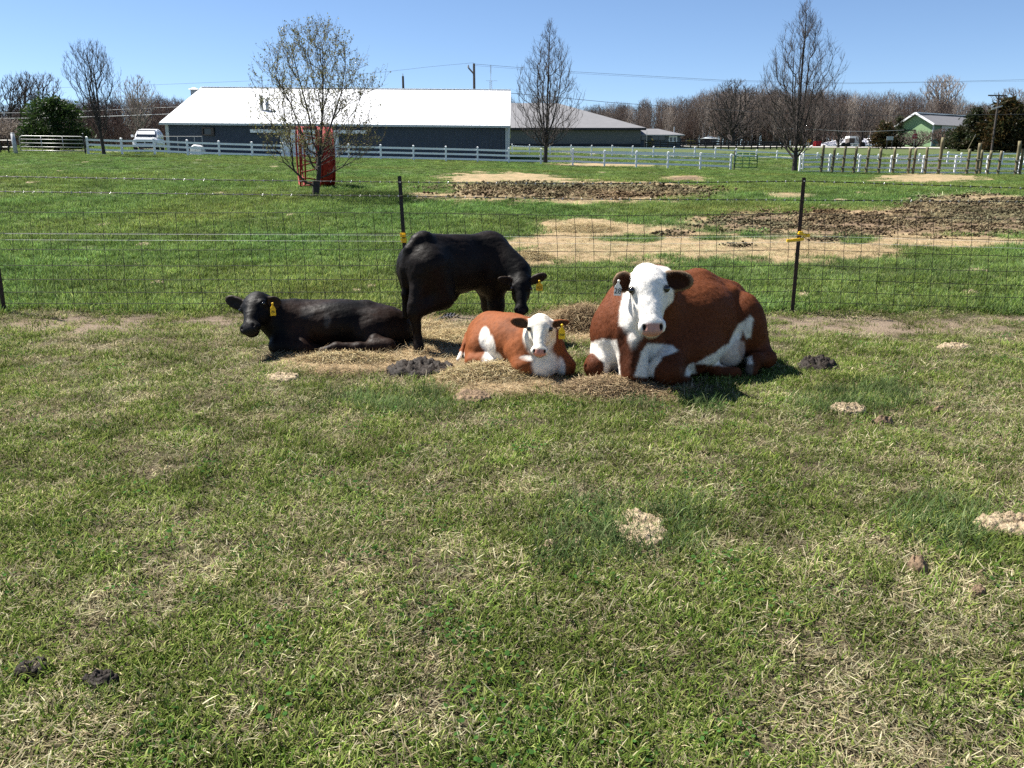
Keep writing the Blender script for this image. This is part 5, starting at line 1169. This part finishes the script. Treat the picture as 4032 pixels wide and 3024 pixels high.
# ------------------------------------------------------------------ signs, poles, cables
def sign(name, label, px, py_top, py_base, Y, shape, m, r, face=None):
    g = P(px, py_base, Y); h = (P(px, py_top, Y) - g)[2]; t = thing(name, label, 'sign', tuple(g)); MB().box((-.04, -.03, -.6), (.04, .03, h)).build('post', M['galv'], t)
    n = {'oct': 8, 'dia': 4}[shape]; off = math.pi / 8 if n == 8 else 0; V = [(r * math.cos(2 * math.pi * i / n + off), -.05, h - r + r * math.sin(2 * math.pi * i / n + off)) for i in range(n)]
    b = MB(); b.add(V + [(x, -.035, z) for x, y, z in V], [tuple(range(n)), tuple(range(2 * n - 1, n - 1, -1))] + [(i, n + i, n + (i + 1) % n, (i + 1) % n) for i in range(n)]); pl = b.build('plate', M[m], t); return t, pl, h
t, pl, h = sign('stop_sign', 'red octagonal stop sign by the road before the green barn', 3598, 526, 578, 135, 'oct', 'sign_red', .42)
tm = text_mesh('lettering', 'STOP', .30, M['white_paint']); o = obj('lettering', tm, None, pl); o.rotation_euler = (R(90), 0, 0); o.location = (0, -.056, h - .42)
t, pl, h = sign('warning_sign', 'yellow diamond warning sign beyond the right pear tree', 3183, 543, 578, 138, 'dia', 'sign_yellow', .40); MB().bar((-.18, -.06, h - .52), (.18, -.06, h - .28), .01, .10).build('symbol', M['ink'], pl)
p = P(3500, 579, 132); t = thing('sign_board', 'blank grey back of a road sign on two dark posts', 'sign', tuple(p)); h = (P(3500, 537, 132) - p)[2]
for x in (-.35, .45): MB().box((x - .05, -.03, -.6), (x + .05, .05, h)).build('post', M['dark_trim'], t)
MB().box((-.5, -.07, h - .55), (.52, -.035, h)).build('plate', M['sign_grey'], t)
p = P(3172, 578, 138); t = thing('marker_post', 'short grey marker post beside the yellow sign', 'post', tuple(p)); MB().box((-.08, -.05, -.3), (.08, .05, .6)).build('shaft', M['galv'], t); MB().box((-.10, -.06, .55), (.10, .06, .68)).build('cap', M['white_paint'], t)
def upole(label, px, py_top, py_base, Y, r, arm=None):
    g = P(px, py_base, Y); h = (P(px, py_top, Y) - g)[2]; t = thing('utility_pole', label, 'pole', tuple(g)); MB().tube([(0, 0, -2), (0, 0, h)], [r, r * .75], 10).build('shaft', M['pole_wood'], t); return t, h
t, h = upole('tall dark utility pole with side bracket above the barn roof', 1868, 250, 420, 96, .17); MB().bar((0, 0, h - 1.1), (-.6, 0, h - .45), .14, .16).build('bracket', M['pole_wood'], t); MB().tube([(-.62, 0, h - .45), (-.62, 0, h - .15)], [.12, .08], 8).build('insulator', M['galv'], t)
t, h = upole('short dark utility pole standing left of the tall one over the roof ridge', 1590, 300, 420, 104, .17); MB().tube([(-.5, -.1, h - 2.8), (-.55, -.1, h - 2.3)], .25, 10).build('lamp', M['galv'], t); MB().bar((0, 0, h - 2.2), (-.5, -.1, h - 2.3), .05, .05).build('bracket', M['galv'], t); MB().tube([(0, 0, h), (0, 0, h + .3)], [.06, .04], 6).build('insulator', M['galv'], t); MB().box((-.3, -.25, h - 4.6), (.3, .25, h - 4.3)).build('collar', M['white_paint'], t)
t, h = upole('utility pole with wide crossarm rising behind the dark cedars', 3909, 372, 560, 120, .16); MB().bar((-1.5, 0, h - .12), (1.1, 0, h - .16), .12, .16).build('crossarm', M['pole_wood'], t); MB().bar((-.5, -.06, h - .2), (0, -.06, h - .75), .06, .08).build('brace', M['pole_wood'], t); MB().bar((.4, -.06, h - .2), (0, -.06, h - .75), .06, .08).build('brace', M['pole_wood'], t); MB().bar((-.9, -.2, h - 1.95), (.55, -.2, h - 1.5), .10, .14).build('lamp_arm', M['sign_grey'], t)
p = P(1933, 420, 100); t = thing('antenna_mast', 'slim lattice antenna mast with crossbar above the barn roof', 'antenna', tuple(p)); h = (P(1933, 318, 100) - p)[2]
for x, y in ((-.12, 0), (.12, 0), (0, .2)): MB().tube([(x, y, -2), (x, y, h)], .02, 5).build('leg', M['galv'], t)
for k in range(12): z = h * k / 12; MB().bar((-.12, 0, z), (.12, 0, z + h / 12), .02, .02).build('lattice_bar', M['galv'], t)
MB().tube([(0, .07, h), (0, .07, h + 1.7)], .025, 5).build('mast_tip', M['galv'], t); MB().bar((-.55, .07, h), (.75, .07, h), .03, .03).build('crossbar', M['galv'], t)
for x in (-.06, .06): MB().bar((x, .07, h + .8), (x, .07, h + 1.7), .02, .02).build('element', M['galv'], t)
def cable(label, pts, r=.016, m='power_cable'):
    Q = []
    for i in range(len(pts) - 1):
        a = P(*pts[i]); b = P(*pts[i + 1])
        for f in np.linspace(0, 1, 8)[:(8 if i == len(pts) - 2 else 7)]: Q.append(a + (b - a) * f)
    o = MB().tube(Q, r, 5).build('power_cable', M[m]); tag(o, label, 'cable')
cable('upper thin power cable crossing the sky from the tall pole to the right', [(1868, 252, 96), (2250, 282, 100), (2850, 316, 106), (3350, 327, 110), (3700, 322, 114), (4100, 312, 118)])
cable('thin power cable just below the topmost one right of the tall pole', [(1866, 258, 96), (2250, 288, 100), (2850, 321, 106), (3350, 330, 110), (4100, 318, 118)], .010)
cable('thick lower cable crossing in front of the wood', [(1868, 357, 96), (2050, 370, 97), (2400, 403, 100), (2800, 430, 103), (3100, 447, 106), (3500, 455, 110), (4100, 449, 116)], .026)
cable('cable sagging from the tall pole down to the barn roof', [(1868, 357, 96), (1800, 362, 96.2), (1690, 374, 96.6), (1600, 384, 97)], .022)
cable('faint cable running left from the tall pole toward the budding tree', [(1866, 247, 96), (1700, 262, 97), (1480, 287, 98), (1000, 318, 100), (500, 338, 102), (-60, 352, 104)], .012)
cable('sunlit cable crossing the brush at left above the truck', [(-60, 467, 88), (200, 464, 87.5), (450, 457, 87), (720, 447, 86.5)], .030, 'sign_grey')  # grey instead of cable black: sun reflection painted as colour
cable('thinner sunlit cable above the first one at left', [(-60, 446, 89), (250, 441, 89), (450, 432, 88.5), (740, 419, 88)], .018, 'sign_grey')  # sun glint on this wire is likewise put into its pale colour
cable('short pale cable over the tunnel beside the right pear tree', [(3060, 505, 128), (3230, 511, 130), (3330, 517, 130), (3450, 517, 130), (3560, 512, 131)], .022, 'sign_grey')
p = P(3810, 583, 118); t = thing('guy_guard', 'leaning yellow guy wire guard before the cedars', 'guard', tuple(p)); MB().tube([(0, 0, -.3), (.72, 0, 1.45)], .045, 6).build('sleeve', M['timber_post'], t); MB().tube([(.72, 0, 1.45), (.86, 0, 1.8)], .012, 4).build('guy_wire', M['galv'], t)
# ------------------------------------------------------------------ trees
def grow(base, tips, stems, k_up=.9, npts=4, seed=1, jit=.04, bf=.45, twigs=3, tl=.4):
    """attach every tip to the node that is near it and close to the root along the wood; then side twigs"""
    g = np.random.default_rng(seed); base = np.array(base, float); N = [base]; par = [-1]; paths = []; pl = [0.0]
    def add_path(i0, pts):
        ids = [i0]; p = i0
        for q in pts: pl.append(pl[p] + np.linalg.norm(np.array(q) - N[p])); N.append(np.array(q)); par.append(p); p = len(N) - 1; ids.append(p)
        paths.append(ids); return ids
    for st_ in stems: add_path(0 if st_[0] is None else st_[0], st_[1])
    cap = len(N) + len(tips) * npts + 10; arr = np.zeros((cap, 3)); arr[:len(N)] = N; PL = np.zeros(cap); PL[:len(N)] = pl; n = len(N)
    order = np.argsort(np.linalg.norm(tips - base, axis=1) * (1 + .25 * g.random(len(tips))))
    for j in order:
        t = tips[j]; d = t - arr[1:n]; dh = np.hypot(d[:, 0], d[:, 1]); dz = d[:, 2]; L = np.sqrt(dh ** 2 + dz ** 2)
        cost = L * (1 + 1.2 * (dz < k_up * dh) + 3.0 * (dz < -.05 * L)) + bf * PL[1:n]; i0 = int(np.argmin(cost)) + 1; a = arr[i0]; v = t - a; ln = np.linalg.norm(v); pts = []
        for q in range(1, npts + 1):
            f = q / npts; bow = np.array([v[0], v[1], -.4 * abs(v[2])]) * .13 * math.sin(math.pi * f); pts.append(a + v * f + bow + g.normal(0, jit * min(ln, 1.2), 3) * (q < npts))
        add_path(i0, pts); arr[n:n + npts] = pts; PL[n:n + npts] = pl[n:n + npts]; n += npts
    m = len(paths)
    for k in range(len(stems), m):
        ids = paths[k]; v = N[ids[-1]] - N[ids[0]]; v = v / (np.linalg.norm(v) + 1e-9)
        for q in range(twigs):
            i0 = ids[g.integers(1, len(ids))]; d = v * .7 + np.array([0, 0, .55]) + g.normal(0, .42, 3); d /= np.linalg.norm(d); e = N[i0] + d * tl * g.uniform(.4, 1.3); add_path(i0, [(N[i0] + e) / 2 + g.normal(0, .03 * tl, 3), e])
    par = np.array(par); par_w = np.ones(len(par)); par_w[n:] = .22; grow.w = par_w
    return np.array(N), par, paths
def env_tips(n, base, h0, h1, width, seed, shape='pear', lean=(0, 0), shell=.55):
    g = np.random.default_rng(seed); out = []
    while len(out) < n:
        f = g.random(); a = g.random() * 6.283
        if shape == 'pear': w = (.30 + .70 * min(1, f / .22)) * (1 - max(0, (f - .22) / .80) ** 1.75)
        elif shape == 'oval': w = math.sqrt(max(0, 1 - (2 * f - .78) ** 2 / 1.49)) if f < 1 else 0
        elif shape == 'vase': w = min(1, .25 + 1.1 * f) * math.sqrt(max(0, 1 - max(0, f - .6) ** 2 / .17))
        else: w = math.sin(math.pi * min(1, f * .9 + .12)) ** .6
        if g.random() > w + .05: continue
        r = (shell + (1 - shell) * g.random()) if g.random() < .6 else g.random() ** .7; w *= (.82 + .36 * vnoise(a * 1.3 + seed, f * 5 + seed))
        out.append((base[0] + lean[0] * f + width / 2 * w * r * math.cos(a), base[1] + lean[1] * f + width / 2 * w * r * math.sin(a), base[2] + h0 + (h1 - h0) * f))
    return np.array(out)
def split_tree(name, label, base, N, par, paths, nstem, m, r_tip, expo, r_max, cat='tree', group=None, leafm=None, leaves=None):
    t = thing(name, label, cat, tuple(base), group)
    V1, F1 = tree_mesh_sub(N, par, paths, r_tip, expo, r_max, slice(0, nstem)); V2, F2 = tree_mesh_sub(N, par, paths, r_tip, expo, r_max, slice(nstem, None))
    obj('trunk', npmesh('trunk', V1 - base, F1, smooth=True), M[m], t); c = obj('crown', npmesh('crown', V2 - base, F2, smooth=True), M[m], t)
    if leaves is not None: obj('buds', npmesh('buds', leaves[0] - base, leaves[1], cols=leaves[2]), M['leafy'], c)
    return t
_cache = {}
def tree_mesh_sub(N, par, paths, r_tip, expo, r_max, sl):
    cnt = np.zeros(len(N)); leaf = np.ones(len(N), bool); leaf[par[par >= 0]] = False; cnt[leaf] = grow.w[leaf]
    for i in range(len(N) - 1, 0, -1): cnt[par[i]] += cnt[i]
    rad = np.minimum(np.maximum(r_tip * cnt ** expo, r_tip * .75), r_max); V = []; Fs = []; n = 0
    for ids in paths[sl]:
        P_ = N[ids]; r = rad[ids].copy()
        if len(r) > 1 and ids[0] != 0: r[0] = min(r[0], r[1] * 1.15)
        if ids[0] == 0: r[0] = r[1] * 1.25
        if leaf[ids[-1]]: r[-1] *= .6
        ns = 3 if r.max() < .02 else (5 if r.max() < .06 else 9); T = np.gradient(P_, axis=0); T /= np.linalg.norm(T, axis=1, keepdims=True) + 1e-9
        ref = np.array([.3, .9, .1]); X = np.cross(T, ref); X /= np.linalg.norm(X, axis=1, keepdims=True) + 1e-9; Yv = np.cross(T, X); a = np.arange(ns) * 2 * math.pi / ns
        ring = P_[:, None] + (X[:, None] * np.cos(a)[None, :, None] + Yv[:, None] * np.sin(a)[None, :, None]) * r[:, None, None]; V.append(ring.reshape(-1, 3)); m = len(ids)
        i = np.arange(m - 1)[:, None] * ns; k = np.arange(ns)[None]; k2 = (k + 1) % ns; Fs.append((np.stack([i + k, i + k2, i + ns + k2, i + ns + k], -1).reshape(-1, 4)) + n); n += m * ns
    return np.concatenate(V), np.concatenate(Fs)
leaf_mat('leafy', 'attr', trans=.35, rough=.5, spec=.2)
def bud_leaves(N, par, paths, n, size, cols, seed, zmin):
    g = np.random.default_rng(seed); pick = g.integers(0, len(paths), n); V = []; Cc = []
    for k in pick:
        ids = paths[k]; f = g.random() ** .6 * (len(ids) - 1.001); i = int(f); p = N[ids[i]] * (1 - (f - i)) + N[ids[i + 1]] * (f - i) + g.normal(0, .02, 3)
        d = g.normal(0, 1, 3); d[2] = abs(d[2]) + .3; d /= np.linalg.norm(d); s = np.cross(d, g.normal(0, 1, 3)); s /= np.linalg.norm(s) + 1e-9; L = size * g.uniform(.6, 1.4); c = np.array(cols[g.integers(0, len(cols))]) * g.uniform(.7, 1.3)
        V += [p, p + d * L * .5 + s * L * .3, p + d * L, p + d * L * .5 - s * L * .3]; Cc += [c] * 4
    return np.array(V), np.arange(4 * n).reshape(-1, 4), np.array(Cc)
def line(a, b, n, bow=(0, 0, 0)):
    a = np.array(a, float); b = np.array(b, float); return [a + (b - a) * k / n + np.array(bow) * math.sin(math.pi * k / n) for k in range(1, n + 1)]
# --- the budding tree close behind the fence
def near_tree():
    b = Gp(1245, 768); Y = b[1]; pt = lambda px, py, dy=0: P(px, py, Y + dy); stems = [(None, line(b, pt(1258, 612), 5, (.03, 0, 0)))]; fk = 5
    for q in ([(1215, 590, -.05), (1180, 500, -.3), (1140, 400, -.5), (1085, 300, -.7)], [(1232, 560, .1), (1215, 450, .3), (1180, 320, .4), (1150, 200, .5)], [(1262, 560, 0), (1270, 430, .1), (1272, 300, .1), (1270, 180, .1)], [(1275, 570, .1), (1310, 470, .3), (1345, 360, .5), (1360, 250, .6)],
              [(1285, 575, -.1), (1340, 510, -.4), (1400, 430, -.6), (1440, 340, -.7)], [(1225, 600, .1), (1160, 560, .4), (1085, 545, .8), (1010, 520, 1.0)], [(1290, 590, .1), (1360, 555, -.3), (1430, 540, -.6), (1490, 500, -.8)]):
        stems.append((fk, [pt(*v) for v in q]))
    ctr = P(1245, 320, Y); base = b.copy(); base[0] = ctr[0]; h = P(1245, 82, Y)[2] - b[2]; tips = env_tips(1250, base, 1.25, h, 4.15, 5, 'oval', shell=.5)
    N, par, paths = grow(b, tips, stems, .45, 4, 2, .03, .5, 3, .30); lv = bud_leaves(N, par, paths[8:], 11000, .052, [(.20, .20, .06), (.25, .23, .08), (.14, .14, .055), (.18, .15, .08)], 9, 0)
    t = split_tree('budding_tree', 'small round crowned tree in yellow green bud in front of the barn', b, N, par, paths, 8, 'bark', .0036, .44, .085, leaves=lv)
    p = Gp(1243, 768); MB().tube([(0, 0, -.05), (0, 0, .45)], [.11, .098], 14).build('trunk_guard', M['bark'], t)
near_tree()
def pear(name, label, pxb, pyb, pxt, pyt, wpx, Y, seed, n, stemsN=5, m='bark', k_up=.75, fork=.14, r_tip=.0075, r_max=.20, shape='pear', h0f=.16, group=None, expo=.43):
    b = P(pxb, pyb, Y); top = P(pxt, pyt, Y); H = top[2] - b[2]; W = wpx / 3261 * Y; g = np.random.default_rng(seed); fk = b + (top - b) * fork; stems = [(None, line(b, fk, 4))]
    for i in range(stemsN):
        a = 6.283 * i / stemsN + g.random(); rr_ = W * .5 * g.uniform(.12, .42) if i else 0; hh = g.uniform(.55, .78) if i else .93; e = b + (top - b) * hh + np.array([rr_ * math.cos(a), rr_ * math.sin(a), 0])
        stems.append((4, line(fk, e, 6, (rr_ * .25 * math.cos(a), rr_ * .25 * math.sin(a), 0))))
    base = b.copy(); tips = env_tips(n, base, H * h0f, H, W, seed, shape, lean=((top - b)[0], 0), shell=.3); N, par, paths = grow(b, tips, stems, k_up, 4, seed, .025, .5, 5, H * .045)
    return split_tree(name, label, b, N, par, paths, len(stems), m, r_tip, expo, r_max, group=group)
pear('pear_tree', 'bare teardrop shaped tree in front of the grey riding arena', 2147, 640, 2166, 88, 285, 63, 31, 800, 5, k_up=.7)
pear('pear_tree', 'tallest bare dense tree standing at the right end of the white fence', 3128, 672, 3180, 6, 375, 61, 33, 1150, 8, k_up=.8, r_max=.24)
pear('pear_tree', 'slender bare tree with forked stems beside the galvanised gate', 410, 606, 335, 160, 210, 62, 35, 520, 5, k_up=1.0, shape='vase', h0f=.22)
# --- mid and far bare trees one can tell apart
pear('bare_tree', 'thin pale bare tree rising behind the white pickup truck', 548, 590, 540, 300, 170, 88, 41, 420, 5, 'bark_pale', .9, .2, .012, .16, 'vase')
pear('bare_tree', 'bare forked tree at the far left edge of the picture', 30, 560, 60, 292, 190, 92, 43, 420, 3, 'bark', .6, .35, .013, .2, 'vase')
pear('bare_tree', 'bare tree second from the left edge above the brush', 90, 560, 105, 285, 110, 94, 44, 300, 3, 'bark_brown', .7, .35, .013, .18, 'vase')
pear('bare_tree', 'bare tree behind the dark evergreen at left', 165, 560, 170, 285, 150, 94, 45, 380, 3, 'bark_brown', .7, .35, .013, .18, 'vase')
pear('bare_tree', 'large spreading bare oak in front of the wood by the black fence', 2884, 572, 2900, 312, 250, 138, 47, 700, 6, 'bark', .35, .22, .02, .42, 'oval', .2)
pear('bare_tree', 'tall pale crowned bare tree behind the green barn roof', 3700, 560, 3710, 296, 170, 168, 49, 620, 5, 'bark_pale', .7, .3, .022, .4, 'vase', .35)
pear('bare_tree', 'bare tree behind the cedars at the right edge', 3985, 560, 3990, 348, 220, 160, 51, 620, 5, 'bark_grey', .5, .3, .022, .4, 'oval', .35)
pear('bare_tree', 'dark slim bare tree left of the green barn before the wood', 3300, 580, 3310, 420, 110, 140, 53, 260, 4, 'bark', .7, .25, .018, .22, 'vase')
pear('bare_tree', 'leaning dark bare tree over the plastic tunnel', 3385, 578, 3420, 415, 120, 141, 54, 260, 4, 'bark', .7, .3, .018, .22, 'vase')
# --- the wood: prototypes placed many times as one mass, plus a front row of single trees
WOODS = bpy.data.collections.new('wood_protos'); protos = []
for i, (m, sh, n, ku, w) in enumerate((('bark_grey', 'oval', 300, .5, 5.6), ('bark_grey', 'vase', 280, .8, 4.8), ('bark_brown', 'oval', 300, .6, 5.2), ('bark_red', 'vase', 300, .9, 4.0), ('bark_pale', 'vase', 260, .7, 4.8), ('bark_red', 'oval', 300, .35, 5.8))):
    b = np.zeros(3); st_ = [(None, line(b, (0, 0, 3.6), 4))] + [(4, line((0, 0, 3.6), (math.cos(a) * 1.0, math.sin(a) * 1.0, 8.5), 4)) for a in (i, i + 2.1, i + 4.2)]
    tips = env_tips(n, b, 2.6 if m != 'bark_red' else .8, 12.0, w, 60 + i, sh, shell=.35); N, par, paths = grow(b, tips, st_, ku, 3, 60 + i, .03, .4, 2, .8); V, F = tree_mesh_sub(N, par, paths, .016, .44, .20, slice(0, None))
    me = npmesh('t%d' % i, V, F); me.materials.append(M[m]); o = bpy.data.objects.new('t%d' % i, me); WOODS.objects.link(o); protos.append(me)
g = np.random.default_rng(77)
def wood(name, label, n, xr, Yr, topfn, kinds, wid=1.0):
    px = g.uniform(*xr, n); Y = g.uniform(*Yr, n); pts = []; sc = []; kd = []
    for x, y in zip(px, Y):
        X = (x - 2016) / 3261 * y; z = tz(X, y) - .3; h = (P(x, topfn(x) + g.uniform(-14, 26), y)[2] - z) / 12.0
        if h < .12: continue
        pts.append((X, y, z)); sc.append(h); kd.append(kinds[g.integers(0, len(kinds))])
    n = len(pts); scatter(name, WOODS, pts, kd, np.stack([np.zeros(n), np.zeros(n), g.random(n) * 6.28], -1), sc, np.ones((n, 3)), label, 'trees')
rt = poly([(2150, 440), (2350, 420), (2450, 400), (2600, 395), (2700, 370), (2800, 350), (2950, 345), (3100, 360), (3250, 365), (3400, 360), (3550, 375), (3700, 390), (3800, 415), (3870, 425), (3900, 400), (4000, 390), (4300, 395)])
wood('bare_wood', 'dense bare brown wood along the horizon at right', 460, (2180, 4300), (160, 200), rt, (0, 0, 1, 2, 2, 4))
wood('bare_wood', 'dense bare brown undergrowth below the wood at right', 260, (2180, 4300), (158, 175), lambda x: rt(x) + 95, (2, 3, 5, 0))
lt = poly([(-300, 420), (0, 420), (250, 415), (330, 400), (480, 392), (600, 385), (720, 385), (800, 395), (900, 400)])
wood('bare_brush', 'reddish brown bare brush along the horizon at left', 300, (-350, 860), (100, 135), lt, (3, 5, 3, 5, 2), 1.3)
wood('bare_brush', 'low reddish brown thicket behind the truck and gate', 200, (-350, 760), (97, 108), lambda x: lt(x) + 85, (5, 3, 5), 1.3)
tb = poly([(800, 352), (1000, 350), (1560, 352), (1640, 352), (1900, 355), (2100, 352), (2250, 390)])
wood('far_trees', 'tips of far bare trees showing over the barn ridge', 26, (820, 2200), (170, 190), lambda x: tb(x) + 6, (4, 0))
for k in range(34):
    x = 2330 + 1200 * (k + .5) / 34 + random.uniform(-14, 14)
    if 3440 < x < 3520: continue
    Y = 154 + random.uniform(0, 5); X = (x - 2016) / 3261 * Y; z = tz(X, Y) - .2; h = (P(x, rt(x) + random.uniform(5, 50), Y)[2] - z) / 12.0
    t = thing('bare_tree', 'slim bare grey trunked tree at the front edge of the wood', 'tree', (X, Y, z), 'front trees of the wood', rz=random.random() * 6.28); t.scale = (h, h, h)
    kk = (0, 1, 2, 4)[k % 4]; o = obj('crown', protos[kk], None, t)
    if 'tr' not in _cache: _cache['tr'] = MB().tube([(0, 0, -.4), (.06, 0, 2.0), (-.04, .05, 4.2)], [.24, .19, .14], 8).build('trunk', M['bark_grey'], t, smooth=True).data
    else: obj('trunk', _cache['tr'], None, t)
# --- evergreens, cedars, brush
def conifer(name, label, px, pyb, pyt, wpx, Y, cols, seed, n=2600, shape='cone', size=.32, cat='tree'):
    b = P(px, pyb, Y); b[2] = min(b[2], tz(b[0], Y) + .2); H = P(px, pyt, Y)[2] - b[2]; W = wpx / 3261 * Y; g = np.random.default_rng(seed); t = thing(name, label, cat, tuple(b)); MB().tube([(0, 0, -.3), (0, 0, H * .9)], [W * .04 + .05, .03], 8).build('trunk', M['bark'], t)
    V = []; Cc = []
    # boughs: clusters around limb ends
    nb = n // 26
    for i in range(nb):
        f = g.random() ** 1.15; a = g.random() * 6.283
        w = {'cone': (1 - f) ** .8 * (.35 + .65 * min(1, f / .12 + .3)), 'dome': math.sqrt(max(0, 1 - f ** 2.6)) * (.8 + .2 * min(1, f / .1)), 'ragged': (1 - f) ** .6 * (.6 + .55 * float(vnoise(a * 1.4 + seed, f * 6)))}[shape]
        r = W / 2 * w * (g.random() ** .35) * (.85 + .3 * float(vnoise(a * 2 + seed, f * 8 + seed))); c0 = np.array([r * math.cos(a), r * math.sin(a), f * H]); out = np.array([math.cos(a), math.sin(a), .25]); s = size * (.7 + .6 * g.random()) * (W / 4) ** .5
        tone = g.uniform(.6, 1.35); base_c = np.array(cols[g.integers(0, len(cols))])
        for k in range(26):
            p = c0 + g.normal(0, s * .55, 3) * [1, 1, .7]; d = out * g.uniform(.2, 1) + g.normal(0, .6, 3); d /= np.linalg.norm(d); sd_ = np.cross(d, g.normal(0, 1, 3)); sd_ /= np.linalg.norm(sd_) + 1e-9; L = s * g.uniform(.4, .9); wd = L * .22
            V += [p - sd_ * wd, p + sd_ * wd, p + d * L]; Cc += [base_c * tone * g.uniform(.7, 1.3)] * 3
    V = np.array(V); V[:, 2] = np.maximum(V[:, 2], .02); obj('crown', npmesh('crown', V, np.arange(len(V)).reshape(-1, 3), cols=np.array(Cc)), M['leafy'], t); return t
EV = [(.030, .055, .014), (.040, .070, .018), (.020, .040, .012)]; CE = [(.060, .042, .016), (.040, .040, .014), (.075, .046, .016), (.03, .034, .014)]; CG = [(.028, .040, .016), (.036, .046, .016), (.045, .04, .018)]
conifer('evergreen_tree', 'broad dark green evergreen behind the galvanised gate', 222, 560, 392, 225, 74, EV, 81, 9000, 'dome', .42)
conifer('cedar_tree', 'narrow dark cedar with pointed top before the green barn', 3828, 585, 432, 130, 125, CG, 82, 5200, 'cone', .55)
conifer('cedar_tree', 'bushy cedar shoulder left of the pointed cedar', 3775, 585, 505, 110, 126, CG, 83, 3600, 'dome', .55)
conifer('cedar_tree', 'large rusty brown cedar near the right edge', 3945, 592, 402, 210, 122, CE, 84, 9000, 'ragged', .6)
conifer('cedar_tree', 'rusty cedar cut off by the right edge of the picture', 4060, 592, 430, 190, 121, CE, 85, 7000, 'ragged', .6)
conifer('cedar_tree', 'dark cedar at the left corner of the green barn', 3530, 578, 462, 60, 138, CG, 86, 2600, 'cone', .5)
conifer('cedar_tree', 'low rusty cedar beside the plastic tunnel', 3480, 578, 490, 110, 137, CE, 87, 4200, 'ragged', .55)
conifer('shrub', 'yellow green shrub by the office wing', 2560, 562, 549, 24, 140, [(.17, .15, .03), (.22, .18, .04)], 88, 900, 'dome', .35, 'shrub')
conifer('shrub', 'yellowish shrub beside the tiny shelter', 2722, 562, 551, 34, 151, [(.15, .15, .04), (.11, .12, .03)], 89, 900, 'dome', .35, 'shrub')
def brush(label, px, pyb, pyt, wpx, Y, m, seed, n=420):
    b = P(px, pyb, Y); H = P(px, pyt, Y)[2] - b[2]; W = wpx / 3261 * Y; tips = env_tips(n, b, .15, H, W, seed, 'vase', shell=.3); g = np.random.default_rng(seed)
    st_ = [(None, line(b, b + np.array([math.cos(a) * W * .18, math.sin(a) * W * .18, H * .45]), 3)) for a in np.arange(0, 6.28, .7)]; N, par, paths = grow(b, tips, st_, .45, 3, seed, .05, .3, 1, H * .12)
    t = thing('brush', label, 'bush', tuple(b)); V, F = tree_mesh_sub(N, par, paths, .02, .36, .09, slice(0, len(st_))); obj('stems', npmesh('stems', V - b, F), M[m], t); V, F = tree_mesh_sub(N, par, paths, .02, .36, .09, slice(len(st_), None)); obj('twigs', npmesh('twigs', V - b, F), M[m], t)
brush('pinkish bare brush in front of the green barn corner', 3715, 582, 505, 150, 134, 'bark_red', 91, 700); brush('bare brush behind the stop sign', 3605, 580, 515, 170, 137, 'bark_grey', 92, 700); brush('low bare brush left of the stop sign', 3545, 580, 535, 120, 136, 'bark_grey', 93, 400)
brush('bare brush between the wood and the plastic tunnel', 3270, 577, 520, 140, 160, 'bark_red', 94, 400); brush('dead pale weeping thicket at the far left edge', 20, 560, 462, 170, 80, 'bark_pale', 95, 700); brush('dark brush below the weeping thicket at the left edge', 10, 600, 530, 130, 72, 'bark_brown', 96, 500)
t = thing('line_fence', 'dark low post and wire fence at the far left edge', 'fence', tuple(P(-60, 600, 66)))
for k in range(5): MB().box((k * .62 - .04, -.04, -.2), (k * .62 + .04, .04, 1.0)).build('post', M['black_board'], t)
for z in (.4, .9): MB().tube([(0, -.05, z), (2.5, -.05, z)], .012, 4).build('wire', M['galv'], t)
